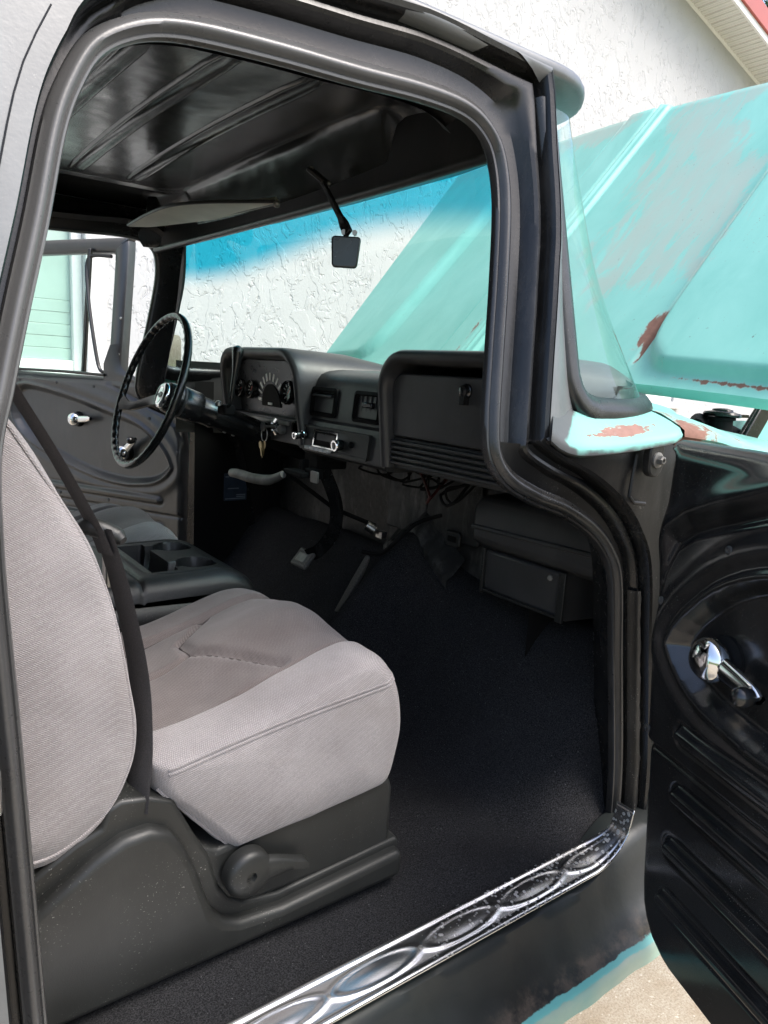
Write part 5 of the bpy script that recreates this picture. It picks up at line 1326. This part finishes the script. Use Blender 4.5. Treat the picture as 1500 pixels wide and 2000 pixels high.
# ================================================================== KEYS
kr = thing('key_ring', (1.04, 1.23, 1.21), 'bunch of brass keys hanging from the ignition lock', 'keys')
def MAPV(p): return (p[0] * 1.2, p[1] * 1.2 + .156, p[2] * 1.2 - .29)
g = G(); g.lathe((.888, .895, 1.298), (-1, 0, 0), [(0, .004), (.030, .004), (.031, .012), (.034, .012), (.035, .004)], 14); g.build('ignition_key', 'steel', kr)
g = G(); g.tube([(.860, .895 + .016 * math.sin(a), 1.278 + .018 * math.cos(a)) for a in [2 * math.pi * k / 24 for k in range(24)]], .0014, 6, True); g.build('ring', 'steel', kr)
for k, (dy, dz, an) in enumerate(((-.006, 0, .15), (.004, -.004, -.12), (.010, -.002, -.3))):
    fn = lambda a, b, t, dy=dy, dz=dz, an=an: Vector((.859 - t, .895 + dy + a * math.cos(an) - b * math.sin(an), 1.258 + dz + a * math.sin(an) + b * math.cos(an)))
    g = G(); g.prism([(a_ * .72, b_ * .72) for a_, b_ in ((-.011, -.008), (-.009, .002), (0, .006), (.009, .002), (.011, -.008), (.009, -.018), (.004, -.022), (.004, -.046), (.001, -.05), (-.003, -.046), (-.004, -.022), (-.009, -.018))], fn, .002 * k, .002 * k + .0016); g.build('key', 'brass', kr)

MAPV = None
# ================================================================== HOUSE
house = thing('house', (3, 3.6, 0), 'white stucco house with gable eave behind the truck', 'house')
YW = 3.4; AP = (.8, 6.04); SL = .253
def rake(x): return AP[1] - SL * abs(x - AP[0])
wx0, wx1 = -7.0, 13.0
# wall built as strips round the openings
HOLES = [(-.9, 1.07, 1.36, 2.52), (5.35, 6.60, 1.33, 2.6)]
xsw = sorted(set([wx0, wx1, AP[0]] + [h for H_ in HOLES for h in H_[:2]])); 
g = G()
for a, b in zip(xsw[:-1], xsw[1:]):
    hs = [H_ for H_ in HOLES if H_[0] < (a + b) / 2 < H_[1]]
    if hs:
        H_ = hs[0]; g.add([(a, YW, -.1), (b, YW, -.1), (b, YW, H_[2]), (a, YW, H_[2])], [(0, 1, 2, 3)]); g.add([(a, YW, H_[3]), (b, YW, H_[3]), (b, YW, rake(b)), (a, YW, rake(a))], [(0, 1, 2, 3)])
    else: g.add([(a, YW, -.1), (b, YW, -.1), (b, YW, rake(b)), (a, YW, rake(a))], [(0, 1, 2, 3)])
for H_ in HOLES:
    for p, q in (((H_[0], H_[2]), (H_[1], H_[2])), ((H_[1], H_[2]), (H_[1], H_[3])), ((H_[1], H_[3]), (H_[0], H_[3])), ((H_[0], H_[3]), (H_[0], H_[2]))):
        g.add([(p[0], YW, p[1]), (q[0], YW, q[1]), (q[0], YW + .12, q[1]), (p[0], YW + .12, p[1])], [(0, 1, 2, 3)])
g.add([(wx0, YW + 6, 0), (wx0, YW, 0), (wx0, YW, rake(wx0)), (wx0, YW + 6, rake(wx0))], [(0, 1, 2, 3)]); g.add([(wx1, YW + 6, 0), (wx1, YW, 0), (wx1, YW, rake(wx1)), (wx1, YW + 6, rake(wx1))], [(0, 1, 2, 3)])
wall = g.build('wall', 'stucco', house, 30); wall['label'] = 'white knock-down stucco gable wall'
# window right of the hood: frame, sill, pane
def window(x0, x1, z0_, z1_, nm):
    g = G(); fwid = .055
    for c, s_ in (((x0 + fwid / 2, (z0_ + z1_) / 2), (fwid, z1_ - z0_)), ((x1 - fwid / 2, (z0_ + z1_) / 2), (fwid, z1_ - z0_)), (((x0 + x1) / 2, z0_ + fwid / 2), (x1 - x0 - 2 * fwid, fwid)), (((x0 + x1) / 2, z1_ - fwid / 2), (x1 - x0 - 2 * fwid, fwid))):
        g.box((c[0], YW + .06, c[1]), (s_[0], .07, s_[1]))
    w_ = g.build(nm, 'white', house, bevel=.006)
    g = G(); g.box(((x0 + x1) / 2, YW - .02, z0_ - .035), (x1 - x0 + .16, .10, .06)); g.build('window_sill', 'white', w_, bevel=.008)
    return w_
w1 = window(5.35, 6.60, 1.33, 2.6, 'window')
g = G(); g.box((5.975, YW + .085, 1.965), (1.14, .01, 1.16)); g.build('pane', 'pane', w1)
w2 = window(-.9, 1.07, 1.36, 2.52, 'window')
zz = 1.415; k = 0
while zz < 2.46:                       # pale green shutter boards
    hgt = .062 if zz < 1.68 else .36
    hgt = min(hgt, 2.46 - zz)
    g = G(); g.box((.085, YW + .07 + .002 * (k % 2), zz + hgt / 2), (1.86, .02, hgt - .0015)); g.build('shutter_board', 'mint', w2, bevel=.002); zz += hgt; k += 1
# trim boards beside the window
g = G(); g.box((1.125, YW - .012, 1.94), (.10, .03, 1.30)); g.box((.085, YW - .012, 2.58), (2.18, .03, .11)); g.build('window_trim', 'white', w2, bevel=.004)
# soffit panels along the visible rake, fascia, roof
sof = bpy.data.objects.new('soffit', None); place(sof, house)
ang = math.atan(SL); ca, sa = math.cos(ang), math.sin(ang)
pm = None
def rake_pt(s, y, n_=0): return (AP[0] + s * ca + n_ * sa, y, AP[1] - s * sa + n_ * ca)
for k in range(96):
    s0 = .1 + k * .118
    if s0 > 11.4: break
    if pm is None:
        g = G(); prof = [(0, .0), (.010, -.006), (.040, -.006), (.046, .001), (.054, .001), (.060, -.006), (.106, -.006), (.116, .0)]
        g.grid([[(a * ca + b * sa, y, -a * sa + b * ca) for a, b in prof] for y in (0, .29)])
        p_ = g.build('soffit_panel', 'soffit', None, 20); COL.objects.unlink(p_); pm = p_.data; bpy.data.objects.remove(p_)
    o = bpy.data.objects.new('soffit_panel', pm); COL.objects.link(o); o.parent = sof
    q = rake_pt(s0, YW - .30, -.004); o.location = q
g = G(); g.grid([[rake_pt(s, YW - .001 - .02 * j, -.006 - .02 * (1 - j)) for j in (0, 1)] for s in (.1, 11.4)]); g.build('soffit_channel', 'white', house)
for sg in (1,):
    g = G(); P4 = [rake_pt(0, 0, 0), rake_pt(11.6, 0, 0)]
    def bar(n0, n1, y0_, y1_): 
        v = [];
        for s in (0, 11.6):
            for n_, y in ((n0, y0_), (n0, y1_), (n1, y1_), (n1, y0_)): v.append(rake_pt(s, y, n_))
        return v, [(0, 1, 2, 3), (4, 7, 6, 5), (0, 4, 5, 1), (1, 5, 6, 2), (2, 6, 7, 3), (3, 7, 4, 0)]
    g.add(*bar(-.02, .035, YW - .325, YW - .305)); g.build('fascia', 'white', house)
    g = G(); g.add(*bar(.036, .19, YW - .345, YW - .300)); g.build('roof_trim', 'red_roof', house, bevel=.004)
    g = G(); g.add(*bar(.09, .15, YW - .298, YW + 6.5)); 
    v = [(2 * AP[0] - x, y, z) for x, y, z in g.v]; f_ = list(g.f); g.add(v, f_); g.build('roof_sheet', 'red_roof', house)

# ================================================================== TREE behind the eave
tree = thing('tree', (17.5, 10.5, 0), 'leafy green tree showing above the red roof edge', 'tree')
g = G(); tp_, _ = spline([(17.5, 10.5, 0), (17.4, 10.4, 2.5), (17.6, 10.6, 5.0), (17.5, 10.5, 7.5)], 20); g.tube(tp_, [lerp(.28, .10, i / 19) for i in range(20)], 10)
rr = random.Random(3)
for k in range(9):
    a = k * 2.4; z = 4 + k * .45; q, _ = spline([(17.5, 10.5, z), (17.5 + 1.2 * math.cos(a), 10.5 + 1.2 * math.sin(a), z + .9), (17.5 + 2.2 * math.cos(a), 10.5 + 2.2 * math.sin(a), z + 1.5)], 10); g.tube(q, [lerp(.09, .025, i / 9) for i in range(10)], 6)
g.build('trunk', 'bark', tree)
v = []; f_ = []
cl_ = []
for k in range(60):
    while True:
        p = Vector((rr.uniform(-1, 1), rr.uniform(-1, 1), rr.uniform(-1, 1)))
        if .3 < p.length < 1: break
    cl_.append(Vector((17.5, 10.5, 7.6)) + Vector((p.x * 3.3, p.y * 3.3, p.z * 2.8)))
for c in cl_:
    for k in range(150):
        d = Vector((rr.gauss(0, 1), rr.gauss(0, 1), rr.gauss(0, .8))) * .38; p = c + d
        a = Vector((rr.gauss(0, 1), rr.gauss(0, 1), rr.gauss(0, .6))).normalized(); b = a.orthogonal().normalized(); s = rr.uniform(.06, .12)
        i = len(v); v += [p - a * s, p + b * s * .45, p + a * s, p - b * s * .45]; f_.append((i, i + 1, i + 2, i + 3))
g = G(); g.add(v, f_); g.build('crown', 'leaf', tree, 180)
